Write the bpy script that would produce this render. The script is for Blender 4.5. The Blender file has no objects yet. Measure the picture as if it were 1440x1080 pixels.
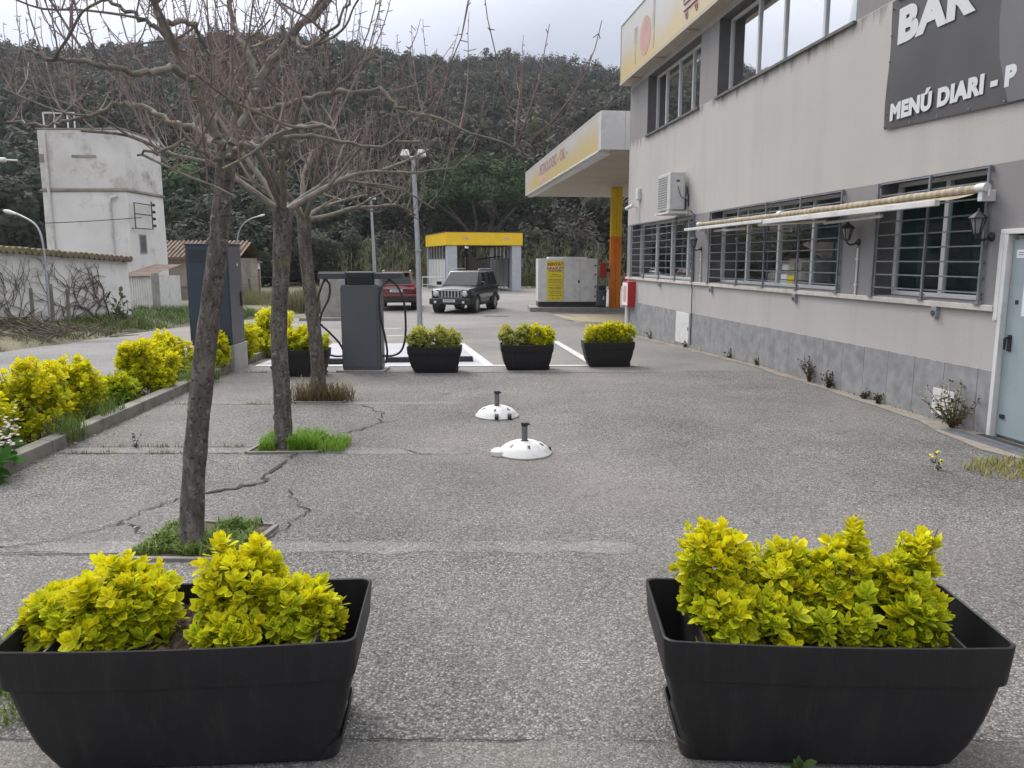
import bpy, bmesh, math, random
import numpy as np
from mathutils import Vector, Matrix

sc = bpy.context.scene
COL = sc.collection
R = math.radians
rnd = random.Random(7)
rng = np.random.default_rng(11)


def gz(y):
    """height of the paved ground: level by the bar, then a slight fall to the forecourt"""
    if y < 13: return 0.0
    if y < 28: return -0.4 * (y - 13) / 15
    return -0.4


# ------------------------------------------------------------------ materials
def new_mat(name):
    m = bpy.data.materials.new(name); m.use_nodes = True
    nt = m.node_tree; nt.nodes.clear()
    o = nt.nodes.new('ShaderNodeOutputMaterial')
    b = nt.nodes.new('ShaderNodeBsdfPrincipled')
    nt.links.new(b.outputs[0], o.inputs[0])
    return m, nt, b, o


def nd(nt, t, **kw):
    n = nt.nodes.new(t)
    for k, v in kw.items():
        if k.startswith('i_'):
            key = k[2:]
            key = int(key) if key.isdigit() else key.replace('_', ' ')
            n.inputs[key].default_value = v
        else: setattr(n, k, v)
    return n


def ramp(nt, src, stops):
    r = nt.nodes.new('ShaderNodeValToRGB')
    e = r.color_ramp.elements
    while len(e) > 1: e.remove(e[-1])
    e[0].position, e[0].color = stops[0][0], c4(stops[0][1])
    for p, c in stops[1:]:
        x = e.new(p); x.color = c4(c)
    nt.links.new(src, r.inputs[0])
    return r.outputs[0]


def c4(c):
    if isinstance(c, (int, float)): return (c, c, c, 1)
    return (*c[:3], 1)


def mix(nt, fac, a, b, mode='MIX'):
    m = nt.nodes.new('ShaderNodeMix'); m.data_type = 'RGBA'; m.blend_type = mode
    for s, v in ((0, fac), (6, a), (7, b)):
        if isinstance(v, (int, float)) and s == 0: m.inputs[0].default_value = v
        elif isinstance(v, (tuple, list, float, int)): m.inputs[s].default_value = c4(v)
        else: nt.links.new(v, m.inputs[s])
    return m.outputs[2]


def noise(nt, scale, detail=4, vec=None, rough=.55):
    n = nd(nt, 'ShaderNodeTexNoise'); n.inputs['Scale'].default_value = scale
    n.inputs['Detail'].default_value = detail; n.inputs['Roughness'].default_value = rough
    if vec is not None: nt.links.new(vec, n.inputs['Vector'])
    return n


def objvec(nt, scale=None):
    t = nd(nt, 'ShaderNodeTexCoord')
    if scale is None: return t.outputs['Object']
    mp = nd(nt, 'ShaderNodeMapping'); mp.inputs['Scale'].default_value = scale
    nt.links.new(t.outputs['Object'], mp.inputs[0])
    return mp.outputs[0]


def bump(nt, b, src, strength, dist=.01):
    n = nd(nt, 'ShaderNodeBump'); n.inputs['Strength'].default_value = strength
    n.inputs['Distance'].default_value = dist
    nt.links.new(src, n.inputs['Height']); nt.links.new(n.outputs[0], b.inputs['Normal'])


def mat(name, col, rough=.7, var=.2, scale=5., bmp=0., bscale=60., metal=0., spec=.5, coat=0., dirt=None, dscale=2.):
    """plain painted / plastic / metal / stone surface with uneven tone, optional grime patches and fine bump"""
    m, nt, b, o = new_mat(name)
    v = objvec(nt)
    n = noise(nt, scale, 6, v)
    lo = tuple(c * (1 - var) for c in col); hi = tuple(min(1, c * (1 + var)) for c in col)
    c = ramp(nt, n.outputs[0], [(.3, lo), (.7, hi)])
    if dirt:
        n2 = noise(nt, dscale, 8, v, .7)
        f = ramp(nt, n2.outputs[0], [(.52, 0.), (.72, .8)])
        c = mix(nt, f, c, dirt)
    nt.links.new(c, b.inputs['Base Color'])
    b.inputs['Roughness'].default_value = rough; b.inputs['Metallic'].default_value = metal
    b.inputs['Specular IOR Level'].default_value = spec; b.inputs['Coat Weight'].default_value = coat
    if bmp:
        n3 = noise(nt, bscale, 4, v); bump(nt, b, n3.outputs[0], bmp)
    return m


def leaf_mat(name, rough=.45, trans=.3, spec=.4):
    m, nt, b, o = new_mat(name)
    a = nd(nt, 'ShaderNodeAttribute', attribute_name='Col')
    nt.links.new(a.outputs['Color'], b.inputs['Base Color'])
    b.inputs['Roughness'].default_value = rough; b.inputs['Specular IOR Level'].default_value = spec
    if trans:
        t = nd(nt, 'ShaderNodeBsdfTranslucent'); nt.links.new(a.outputs['Color'], t.inputs[0])
        x = nd(nt, 'ShaderNodeMixShader'); x.inputs[0].default_value = trans
        nt.links.new(b.outputs[0], x.inputs[1]); nt.links.new(t.outputs[0], x.inputs[2])
        nt.links.new(x.outputs[0], o.inputs[0])
    return m


def glass_mat(name, tint, tr=.75, ior=1.5):
    m, nt, b, o = new_mat(name); nt.nodes.remove(b)
    t = nd(nt, 'ShaderNodeBsdfTransparent'); t.inputs[0].default_value = c4(tint)
    g = nd(nt, 'ShaderNodeBsdfGlossy'); g.inputs['Roughness'].default_value = .02
    v = noise(nt, 1.3, 2, objvec(nt)); bp = nd(nt, 'ShaderNodeBump'); bp.inputs['Strength'].default_value = .015
    nt.links.new(v.outputs[0], bp.inputs['Height']); nt.links.new(bp.outputs[0], g.inputs['Normal'])
    f = nd(nt, 'ShaderNodeFresnel'); f.inputs[0].default_value = ior
    x = nd(nt, 'ShaderNodeMixShader')
    nt.links.new(f.outputs[0], x.inputs[0]); nt.links.new(t.outputs[0], x.inputs[1]); nt.links.new(g.outputs[0], x.inputs[2])
    nt.links.new(x.outputs[0], o.inputs[0])
    return m


M = {}


def make_materials():
    # asphalt with exposed stones
    def asphalt(name, tones, cell, patch, bmp, warm):
        m, nt, b, o = new_mat(name)
        v = objvec(nt)
        vo = nd(nt, 'ShaderNodeTexVoronoi'); vo.inputs['Scale'].default_value = cell; nt.links.new(v, vo.inputs['Vector'])
        sep = nd(nt, 'ShaderNodeSeparateColor'); nt.links.new(vo.outputs['Color'], sep.inputs[0])
        c = ramp(nt, sep.outputs[0], [(0, tones[0]), (.55, tones[1]), (.85, tones[2]), (1, tones[3])])
        gap = ramp(nt, vo.outputs['Distance'], [(.3, 1.), (.78, .44)])
        c = mix(nt, 1., c, gap, 'MULTIPLY')
        n1 = noise(nt, patch, 7, v, .62)
        c = mix(nt, 1., c, ramp(nt, n1.outputs[0], [(.28, (.70, .69, .69)), (.5, (.95, .95, .95)), (.72, (1.22, 1.2, 1.18))]), 'MULTIPLY')
        n2 = noise(nt, patch * .27, 4, v)
        c = mix(nt, ramp(nt, n2.outputs[0], [(.42, 0.), (.66, .5)]), c, warm)
        n5 = noise(nt, 1.7, 5, v, .6)
        c = mix(nt, ramp(nt, n5.outputs[0], [(.62, 0.), (.74, .5)]), c, tuple(x * .55 for x in warm))
        n4 = noise(nt, 26, 5, v, .7)
        c = mix(nt, 1., c, ramp(nt, n4.outputs[0], [(.3, .8), (.7, 1.2)]), 'MULTIPLY')
        nt.links.new(c, b.inputs['Base Color']); b.inputs['Roughness'].default_value = .88
        b.inputs['Specular IOR Level'].default_value = .3
        inv = nd(nt, 'ShaderNodeMath', operation='SUBTRACT'); inv.inputs[0].default_value = 1
        nt.links.new(vo.outputs['Distance'], inv.inputs[1])
        bump(nt, b, inv.outputs[0], bmp, .006)
        return m
    M['asphalt'] = asphalt('worn asphalt', ((.09, .087, .083), (.208, .202, .194), (.282, .273, .262), (.43, .42, .402)), 100, .9, 1., (.235, .21, .192))
    M['apron'] = asphalt('apron concrete', ((.12, .115, .107), (.20, .193, .182), (.26, .25, .235), (.36, .345, .32)), 130, 1.4, .5, (.24, .215, .19))
    M['forecourt'] = asphalt('forecourt paving', ((.20, .19, .18), (.24, .23, .22), (.27, .26, .245), (.32, .31, .29)), 120, .5, .15, (.27, .245, .225))
    M['road'] = asphalt('road paving', ((.20, .195, .195), (.235, .23, .228), (.26, .255, .25), (.31, .30, .29)), 110, .4, .15, (.25, .235, .225))
    M['concrete'] = mat('old concrete', (.27, .26, .24), .9, .22, 3, .35, 90, dirt=(.16, .15, .13), dscale=1.6)
    M['strip'] = asphalt('worn joint concrete', ((.13, .126, .122), (.235, .228, .22), (.30, .29, .28), (.41, .40, .385)), 104, 2.2, .5, (.24, .225, .21))
    M['kerb'] = mat('kerb concrete', (.21, .20, .175), .9, .25, 4, .4, 80, dirt=(.12, .125, .08), dscale=2.5)
    M['crack'] = mat('crack shade soil', (.03, .027, .024), .95, .4, 30)
    M['soil'] = mat('soil', (.075, .052, .037), .95, .5, 25, 1., 60, dirt=(.15, .12, .09), dscale=18)
    M['dirt'] = mat('dirt ground', (.13, .12, .075), .95, .4, .8, .6, 8, dirt=(.07, .085, .03), dscale=.35)
    M['hill'] = mat('hill floor', (.05, .046, .034), .95, .4, .05)
    M['white_line'] = mat('road paint', (.50, .50, .49), .7, .12, 6, dirt=(.33, .32, .31), dscale=3)
    M['bay'] = mat('bay paint', (.34, .335, .37), .75, .12, 3, dirt=(.28, .27, .28), dscale=1.5)
    # building render
    def render_wall(name, col, tint):
        m, nt, b, o = new_mat(name)
        v = objvec(nt)
        n = noise(nt, .55, 6, v)
        c = ramp(nt, n.outputs[0], [(.3, tuple(x * .93 for x in col)), (.7, tuple(x * 1.05 for x in col))])
        st = noise(nt, 1., 6, objvec(nt, (2.2, 2.2, .16)), .65)
        c = mix(nt, ramp(nt, st.outputs[0], [(.46, 0.), (.74, .45)]), c, tint)
        # mould that hangs below the upper sills and the parapet
        sx = nd(nt, 'ShaderNodeSeparateXYZ'); nt.links.new(v, sx.inputs[0])
        mr = nd(nt, 'ShaderNodeMapRange'); mr.inputs[1].default_value = 3.95; mr.inputs[2].default_value = 4.8
        nt.links.new(sx.outputs[2], mr.inputs[0])
        st2 = noise(nt, 1., 7, objvec(nt, (3.4, 3.4, .45)), .7)
        mu = nd(nt, 'ShaderNodeMath', operation='MULTIPLY'); nt.links.new(mr.outputs[0], mu.inputs[0]); nt.links.new(st2.outputs[0], mu.inputs[1])
        lt = nd(nt, 'ShaderNodeMath', operation='LESS_THAN'); lt.inputs[1].default_value = 4.81; nt.links.new(sx.outputs[2], lt.inputs[0])
        mu2 = nd(nt, 'ShaderNodeMath', operation='MULTIPLY'); nt.links.new(mu.outputs[0], mu2.inputs[0]); nt.links.new(lt.outputs[0], mu2.inputs[1])
        c = mix(nt, ramp(nt, mu2.outputs[0], [(.42, 0.), (.60, .85)]), c, (.085, .078, .07))
        f = noise(nt, 46, 3, v)
        c = mix(nt, 1., c, ramp(nt, f.outputs[0], [(.3, .95), (.7, 1.05)]), 'MULTIPLY')
        nt.links.new(c, b.inputs['Base Color']); b.inputs['Roughness'].default_value = .88
        bump(nt, b, f.outputs[0], .12, .01)
        return m
    M['wall_light'] = render_wall('pale render', (.445, .422, .402), (.35, .325, .30))
    M['wall_grey'] = render_wall('grey render', (.24, .23, .228), (.20, .19, .185))
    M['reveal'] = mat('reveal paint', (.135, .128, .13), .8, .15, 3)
    M['stone'] = mat('plinth stone', (.255, .255, .257), .7, .25, 5, .2, 50, dirt=(.34, .345, .345), dscale=6)
    M['sill'] = mat('sill stone', (.56, .53, .48), .7, .15, 5, dirt=(.33, .29, .24), dscale=3)
    M['dark_sill'] = mat('dark sill', (.12, .115, .11), .7, .3, 6)
    M['alu'] = mat('window aluminium', (.70, .71, .71), .4, .06, 4)
    M['grille'] = mat('grille paint', (.20, .215, .235), .5, .25, 9, metal=.2)
    M['glass'] = glass_mat('window glass', (.70, .80, .80), ior=1.13)
    M['glass_low'] = glass_mat('barred window glass', (.66, .78, .78), ior=1.12)
    M['room'] = mat('dark room', (.11, .15, .155), .9, .4, 2)
    M['curtain'] = mat('curtain cloth', (.62, .68, .67), .9, .12, 4)
    M['panel_white'] = mat('white blind', (.62, .64, .65), .5, .06, 1.2)
    M['paper'] = mat('white paper', (.72, .74, .78), .8, .04, 4)
    M['ink'] = mat('ink', (.09, .09, .11), .8, .1, 4)
    M['door'] = mat('door paint', (.30, .36, .385), .45, .07, 2, dirt=(.25, .30, .32), dscale=1.5)
    M['white'] = mat('white paint', (.66, .655, .64), .5, .08, 4, dirt=(.45, .43, .40), dscale=3)
    M['ac_white'] = mat('ac casing', (.52, .515, .50), .5, .06, 4, dirt=(.40, .385, .36), dscale=4)
    M['ac_grey'] = mat('ac grille', (.25, .25, .25), .6, .1, 20)
    M['black'] = mat('black plastic', (.02, .02, .022), .45, .2, 8)
    M['iron'] = mat('black iron', (.018, .018, .018), .5, .3, 20, .2, 60)
    M['rubber'] = mat('rubber', (.022, .022, .023), .75, .25, 12)
    M['lampglass'] = mat('lantern glass', (.20, .20, .20), .15, .2, 10)
    M['steel'] = mat('galvanised steel', (.38, .40, .42), .45, .12, 6, metal=.5)
    M['post_grey'] = mat('post grey', (.40, .42, .45), .5, .08, 4)
    M['dome'] = mat('weathered white plastic', (.60, .60, .58), .55, .1, 6, dirt=(.34, .32, .28), dscale=7)
    M['red'] = mat('red paint', (.42, .018, .022), .4, .12, 5)
    M['orange'] = mat('orange paint', (.80, .22, .008), .45, .08, 3)
    M['yellow'] = mat('yellow paint', (.80, .52, .012), .45, .08, 2)
    M['col_yellow'] = mat('column yellow', (.78, .52, .01), .45, .1, 3)
    M['soffit'] = mat('soffit panel', (.46, .40, .33), .6, .07, .8)
    M['canopy_white'] = mat('canopy panel', (.56, .56, .56), .45, .06, 1.5, dirt=(.36, .35, .33), dscale=1.2)
    M['poster'] = mat('yellow poster', (.72, .60, .02), .5, .05, 3)
    M['bin'] = mat('bin grey', (.07, .075, .08), .5, .15, 6)
    M['banner'] = mat('banner cloth', (.066, .062, .063), .55, .16, 1.2, .12, 7)
    M['banner2'] = mat('banner print', (.135, .13, .14), .55, .1, 1.2)
    M['letter'] = mat('banner letters', (.62, .63, .64), .6, .05, 3)
    M['navy'] = mat('navy cabinet', (.030, .043, .066), .42, .12, 2)
    M['char_grey'] = mat('charger grey', (.088, .09, .105), .45, .08, 3)
    M['char_dark'] = mat('charger head', (.05, .055, .058), .4, .15, 5)
    M['screen'] = mat('dark screen', (.012, .013, .015), .15, .2, 4)
    M['planter'] = None
    m, nt, b, o = new_mat('planter plastic'); v = objvec(nt)
    n = noise(nt, 3, 6, v); n2 = noise(nt, 1, 8, objvec(nt, (26, 26, 2.2)), .7)
    c = ramp(nt, n.outputs[0], [(.3, (.0095, .0095, .0105)), (.7, (.015, .015, .0165))])
    c = mix(nt, ramp(nt, n2.outputs[0], [(.5, 0.), (.8, .6)]), c, (.042, .039, .036))
    n3 = noise(nt, 170, 2, v)
    c = mix(nt, ramp(nt, n3.outputs[0], [(.70, 0.), (.78, .7)]), c, (.10, .09, .08))
    nt.links.new(c, b.inputs['Base Color']); b.inputs['Roughness'].default_value = .5; b.inputs['Specular IOR Level'].default_value = .35
    bump(nt, b, noise(nt, 420, 2, v).outputs[0], .12, .002)
    M['planter'] = m
    M['tower'] = mat('old whitewash', (.68, .67, .65), .9, .08, .7, .3, 14, dirt=(.31, .285, .255), dscale=1.0)
    M['tower_top'] = mat('peeling whitewash', (.62, .60, .58), .9, .14, .9, .4, 12, dirt=(.24, .20, .17), dscale=1.6)
    M['stained'] = mat('stained render', (.27, .24, .20), .9, .3, 1.1, .3, 14, dirt=(.12, .10, .085), dscale=1.3)
    M['tile'] = mat('clay tiles', (.165, .112, .09), .85, .35, 3, .3, 25, dirt=(.20, .17, .06), dscale=2)
    M['tile_moss'] = mat('mossy tiles', (.165, .14, .08), .9, .35, 4, .4, 25, dirt=(.20, .185, .07), dscale=3)
    M['block'] = mat('concrete block', (.30, .285, .265), .95, .2, 3, .5, 40, dirt=(.19, .175, .155), dscale=2)
    M['wood'] = mat('weathered wood', (.16, .14, .12), .9, .3, 8, .4, 30)
    M['dark_wood'] = mat('brush sticks', (.11, .088, .07), .9, .4, 8)
    M['bark'] = None
    m, nt, b, o = new_mat('tree bark'); v = objvec(nt)
    n = noise(nt, 9, 8, objvec(nt, (2.2, 2.2, .7)), .7)
    c = ramp(nt, n.outputs[0], [(.32, (.042, .036, .031)), (.5, (.105, .091, .079)), (.68, (.215, .19, .168))])
    n2 = noise(nt, 5, 6, v, .6)
    c = mix(nt, ramp(nt, n2.outputs[0], [(.58, 0.), (.68, .7)]), c, (.18, .165, .075))
    n4 = noise(nt, 38, 6, v, .7)
    c = mix(nt, ramp(nt, n4.outputs[0], [(.55, 0.), (.60, .9)]), c, (.024, .020, .018))
    c = mix(nt, ramp(nt, noise(nt, 30, 3, v).outputs[0], [(.64, 0.), (.7, .7)]), c, (.27, .26, .24))
    nt.links.new(c, b.inputs['Base Color']); b.inputs['Roughness'].default_value = .92
    bump(nt, b, n4.outputs[0], .7, .012)
    M['bark'] = m
    M['limb'] = mat('limb bark', (.165, .145, .125), .9, .35, 14, .5, 60, dirt=(.20, .18, .075), dscale=7)
    M['twig'] = mat('twig bark', (.20, .15, .135), .8, .35, 5)
    M['stem'] = mat('stem', (.13, .095, .05), .85, .3, 20)
    M['far_trunk'] = mat('far trunk', (.075, .06, .05), .95, .3, 2)
    M['leaf'] = leaf_mat('golden leaves', .5, .38, .14)
    M['grass'] = leaf_mat('grass blades', .6, .25)
    M['far_leaf'] = leaf_mat('tree foliage', .75, .15, .2)
    M['jeep'] = mat('dark car paint', (.008, .011, .016), .25, .1, 3, spec=.35, coat=.15)
    M['suv'] = mat('red car paint', (.125, .022, .022), .28, .1, 3, spec=.4, coat=.25)
    M['car_glass'] = mat('car glass', (.014, .02, .022), .06, .2, 3, spec=.3)
    M['chrome'] = mat('chrome', (.62, .63, .64), .2, .1, 6, metal=.8)
    M['plate'] = mat('number plate', (.62, .63, .65), .5, .05, 6)
    M['headlamp'] = mat('headlamp lens', (.55, .57, .58), .12, .2, 20)
    M['tail'] = mat('tail lamp', (.42, .015, .02), .2, .3, 12)
    M['amber'] = mat('amber lens', (.55, .24, .03), .3, .2, 12)
    M['rim'] = mat('alloy rim', (.42, .43, .44), .35, .12, 9, metal=.5)
    M['awning'] = None
    m, nt, b, o = new_mat('awning cloth'); v = objvec(nt)
    w = nd(nt, 'ShaderNodeTexWave'); w.inputs['Scale'].default_value = 2.6; w.inputs['Distortion'].default_value = .6
    nt.links.new(v, w.inputs['Vector'])
    c = ramp(nt, w.outputs[0], [(0, (.34, .27, .18)), (.35, (.44, .39, .29)), (.55, (.33, .31, .22)), (.8, (.40, .31, .21)), (1, (.50, .46, .38))])
    n = noise(nt, 7, 6, v); c = mix(nt, 1., c, ramp(nt, n.outputs[0], [(.3, .6), (.7, 1.1)]), 'MULTIPLY')
    nt.links.new(c, b.inputs['Base Color']); b.inputs['Roughness'].default_value = .9
    M['awning'] = m
    # printed fascias: pale at the top, yellow and salmon at the foot (a design of the sign itself)
    def fascia(name, z0, z1, xs):
        m, nt, b, o = new_mat(name); v = objvec(nt)
        sx = nd(nt, 'ShaderNodeSeparateXYZ'); nt.links.new(v, sx.inputs[0])
        mr = nd(nt, 'ShaderNodeMapRange'); mr.inputs[1].default_value = z0; mr.inputs[2].default_value = z1; nt.links.new(sx.outputs[2], mr.inputs[0])
        n = noise(nt, 1., 3, objvec(nt, (xs, .1, .4)))
        ad = nd(nt, 'ShaderNodeMath', operation='MULTIPLY_ADD'); ad.inputs[1].default_value = 1.2; ad.inputs[2].default_value = -.6
        nt.links.new(n.outputs[0], ad.inputs[0])
        s = nd(nt, 'ShaderNodeMath', operation='ADD'); nt.links.new(ad.outputs[0], s.inputs[0]); nt.links.new(mr.outputs[0], s.inputs[1])
        c = ramp(nt, s.outputs[0], [(.0, (.56, .44, .18)), (.3, (.55, .45, .28)), (.5, (.52, .48, .43)), (.75, (.52, .52, .51))])
        nt.links.new(c, b.inputs['Base Color']); b.inputs['Roughness'].default_value = .4
        return m
    M['sign_face'] = fascia('faded roof sign', 6.4, 7.8, .45)
    M['canopy_face'] = fascia('faded canopy fascia', -.95, .55, .35)
    M['sign_red'] = mat('faded red print', (.50, .29, .26), .5, .2, 2)
    M['sign_pink'] = mat('faded pink print', (.58, .36, .30), .5, .15, 2)
    M['sign_brown'] = mat('faded brown print', (.42, .35, .30), .5, .2, 3)
    M['sign_text'] = mat('faded purple letters', (.34, .20, .21), .5, .2, 3)
    M['petal'] = mat('flower petals', (.62, .52, .52), .7, .15, 9)
    M['dry_leaf'] = mat('dry leaves', (.26, .19, .12), .8, .4, 6)


make_materials()


# ------------------------------------------------------------------ mesh helpers
class MB:
    def __init__(s): s.v = []; s.f = []; s.m = []

    def add(s, vs, fs, mi=0):
        o = len(s.v); s.v += [tuple(p) for p in vs]
        for f in fs: s.f.append(tuple(i + o for i in f)); s.m.append(mi)

    def box(s, x0, x1, y0, y1, z0, z1, mi=0):
        s.add([(x0, y0, z0), (x1, y0, z0), (x1, y1, z0), (x0, y1, z0), (x0, y0, z1), (x1, y0, z1), (x1, y1, z1), (x0, y1, z1)],
              [(0, 3, 2, 1), (4, 5, 6, 7), (0, 1, 5, 4), (1, 2, 6, 5), (2, 3, 7, 6), (3, 0, 4, 7)], mi)

    def frustum(s, bot, top, z0, z1, mi=0):
        (a0, a1, b0, b1), (c0, c1, d0, d1) = bot, top
        s.add([(a0, b0, z0), (a1, b0, z0), (a1, b1, z0), (a0, b1, z0), (c0, d0, z1), (c1, d0, z1), (c1, d1, z1), (c0, d1, z1)],
              [(0, 3, 2, 1), (4, 5, 6, 7), (0, 1, 5, 4), (1, 2, 6, 5), (2, 3, 7, 6), (3, 0, 4, 7)], mi)

    def quad(s, a, b, c, d, mi=0): s.add([a, b, c, d], [(0, 1, 2, 3)], mi)

    def prism(s, poly, axis, d0, d1, mi=0):
        """polygon extruded along an axis; poly in the two other axes, in order"""
        def p(u, w, d): return {'x': (d, u, w), 'y': (u, d, w), 'z': (u, w, d)}[axis]
        n = len(poly)
        vs = [p(u, w, d0) for u, w in poly] + [p(u, w, d1) for u, w in poly]
        fs = [tuple(range(n - 1, -1, -1)), tuple(range(n, 2 * n))] + [(i, (i + 1) % n, n + (i + 1) % n, n + i) for i in range(n)]
        s.add(vs, fs, mi)

    def tube(s, pts, rad, n=8, mi=0, cap=True):
        pts = [Vector(p) for p in pts]
        if not isinstance(rad, (list, tuple)): rad = [rad] * len(pts)
        t = (pts[1] - pts[0]).normalized()
        u = t.orthogonal().normalized()
        rings = []
        for i, p in enumerate(pts):
            a = pts[max(i - 1, 0)]; b = pts[min(i + 1, len(pts) - 1)]
            t = (b - a)
            t = t.normalized() if t.length > 1e-9 else Vector((0, 0, 1))
            u = (u - t * u.dot(t))
            u = u.normalized() if u.length > 1e-6 else t.orthogonal().normalized()
            w = t.cross(u)
            rings.append([p + (u * math.cos(k * 2 * math.pi / n) + w * math.sin(k * 2 * math.pi / n)) * rad[i] for k in range(n)])
        vs = [q for r in rings for q in r]; fs = []
        for i in range(len(pts) - 1):
            for k in range(n):
                fs.append((i * n + k, i * n + (k + 1) % n, (i + 1) * n + (k + 1) % n, (i + 1) * n + k))
        if cap: fs += [tuple(range(n - 1, -1, -1)), tuple(range(len(vs) - n, len(vs)))]
        s.add(vs, fs, mi)

    def lathe(s, prof, n=24, c=(0, 0, 0), axis='z', mi=0):
        vs = []; fs = []
        for r, h in prof:
            for k in range(n):
                a = 2 * math.pi * k / n; x, y = r * math.cos(a), r * math.sin(a)
                vs.append({'z': (c[0] + x, c[1] + y, c[2] + h), 'y': (c[0] + x, c[1] + h, c[2] + y), 'x': (c[0] + h, c[1] + x, c[2] + y)}[axis])
        for i in range(len(prof) - 1):
            for k in range(n):
                fs.append((i * n + k, i * n + (k + 1) % n, (i + 1) * n + (k + 1) % n, (i + 1) * n + k))
        s.add(vs, fs, mi)

    def build(s, name, mats, parent=None, smooth=False, bevel=0., segs=2, loc=None):
        me = bpy.data.meshes.new(name); me.from_pydata(s.v, [], s.f)
        for m in (mats if isinstance(mats, (list, tuple)) else [mats]): me.materials.append(m)
        me.polygons.foreach_set('material_index', s.m)
        bm = bmesh.new(); bm.from_mesh(me)
        bmesh.ops.recalc_face_normals(bm, faces=bm.faces)
        if bevel:
            es = [e for e in bm.edges if len(e.link_faces) == 2 and e.calc_face_angle(0) > R(25)]
            bmesh.ops.bevel(bm, geom=es, offset=bevel, segments=segs, profile=.6, affect='EDGES', clamp_overlap=True)
        if smooth:
            for f in bm.faces: f.smooth = True
            for e in bm.edges:
                if len(e.link_faces) == 2 and e.calc_face_angle(0) > R(38): e.smooth = False
        bm.to_mesh(me); bm.free(); me.update()
        o = bpy.data.objects.new(name, me); COL.objects.link(o)
        if parent: o.parent = parent
        if loc: o.location = loc
        return o


def tag(o, label, cat, group=None, kind=None):
    o['label'] = label; o['category'] = cat
    if group: o['group'] = group
    if kind: o['kind'] = kind
    return o


def thing(name, label, cat, loc=(0, 0, 0), rz=0., group=None):
    o = bpy.data.objects.new(name, None); COL.objects.link(o)
    o.empty_display_size = .1
    o.location = loc; o.rotation_euler = (0, 0, rz)
    return tag(o, label, cat, group)


def struct(o, kind='structure'):
    o['kind'] = kind; return o


def dup(root, loc, rz, label, group=None):
    r = root.copy(); COL.objects.link(r); r.location = loc; r.rotation_euler = (0, 0, rz); r['label'] = label
    if group: r['group'] = group
    for ch in list(root.children):
        c = ch.copy(); COL.objects.link(c); c.parent = r
        for g in list(ch.children):
            d = g.copy(); COL.objects.link(d); d.parent = c
    return r


def np_mesh(name, verts, faces, mats, cols=None, parent=None, smooth=False, loc=None):
    """verts (N,3); faces list of (K,n) int arrays; cols (N,3) vertex colours"""
    me = bpy.data.meshes.new(name)
    verts = np.asarray(verts, np.float32)
    me.vertices.add(len(verts)); me.vertices.foreach_set('co', verts.ravel())
    loops = np.concatenate([np.asarray(f, np.int32).ravel() for f in faces])
    sizes = np.concatenate([np.full(len(f), f.shape[1], np.int32) for f in faces])
    me.loops.add(len(loops)); me.loops.foreach_set('vertex_index', loops)
    me.polygons.add(len(sizes))
    st = np.concatenate([[0], np.cumsum(sizes)[:-1]]).astype(np.int32)
    me.polygons.foreach_set('loop_start', st); me.polygons.foreach_set('loop_total', sizes)
    if smooth: me.polygons.foreach_set('use_smooth', np.ones(len(sizes), bool))
    me.update(calc_edges=True)
    if cols is not None:
        a = me.color_attributes.new('Col', 'FLOAT_COLOR', 'POINT')
        a.data.foreach_set('color', np.concatenate([cols, np.ones((len(cols), 1))], 1).astype(np.float32).ravel())
    for m in (mats if isinstance(mats, (list, tuple)) else [mats]): me.materials.append(m)
    o = bpy.data.objects.new(name, me); COL.objects.link(o)
    if parent: o.parent = parent
    if loc: o.location = loc
    return o


def norm(a): return a / np.maximum(np.linalg.norm(a, axis=-1, keepdims=True), 1e-9)


LT = np.array([(0, 0, 0), (.40, .30, .05), (.40, -.30, .05), (.74, .29, .05), (.74, -.29, .05), (1.04, 0, -.03), (.40, 0, -.03), (.74, 0, -.03)])
LF4 = np.array([(1, 6, 7, 3), (2, 4, 7, 6)]); LF3 = np.array([(0, 6, 1), (0, 2, 6), (3, 7, 5), (4, 5, 7)])


def leaves(P, D, N, L, W, edge, mid):
    """shaped leaves: base P, axis D, normal N, length L, width W, colours of the margin and of the midrib"""
    D = norm(D); S = norm(np.cross(N, D)); U = np.cross(D, S)
    T = LT
    V = P[:, None] + D[:, None] * (T[None, :, 0, None] * L[:, None, None]) + S[:, None] * (T[None, :, 1, None] * W[:, None, None]) + U[:, None] * (T[None, :, 2, None] * L[:, None, None])
    k = np.array([.5, 0, 0, 0, 0, 0, 1, .7])[None, :, None]
    C = edge[:, None] * (1 - k) + mid[:, None] * k
    off = (np.arange(len(P)) * 8)[:, None, None]
    return V.reshape(-1, 3), [(LF3[None] + off).reshape(-1, 3), (LF4[None] + off).reshape(-1, 4)], C.reshape(-1, 3)


def blades(P, H, W, lean, c0, c1, g):
    """grass: three-vertex-pair curved blades"""
    n = len(P); a = g.uniform(0, 2 * np.pi, n); d = np.stack([np.cos(a), np.sin(a), 0 * a], 1)
    s = np.stack([-np.sin(a), np.cos(a), 0 * a], 1) * (W * g.uniform(.6, 1.2, n))[:, None]
    ln = (lean * g.uniform(.2, 1.3, n) * H)[:, None]
    up = np.array([0, 0, 1.])
    a0 = P; a1 = P + up * H[:, None] * .55 + d * ln * .35; a2 = P + up * H[:, None] * (1 - .25 * lean) + d * ln
    V = np.stack([a0 - s, a0 + s, a1 - s * .7, a1 + s * .7, a2], 1).reshape(-1, 3)
    off = (np.arange(n) * 5)[:, None]
    t = g.uniform(0, 1, (n, 1)); c = c0 * (1 - t) + c1 * t
    C = np.repeat(c[:, None], 5, 1)
    C[:, 4] *= 1.15
    return V, [np.array([[2, 3, 4]]) + off, np.array([[0, 1, 3, 2]]) + off], C.reshape(-1, 3)


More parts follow.
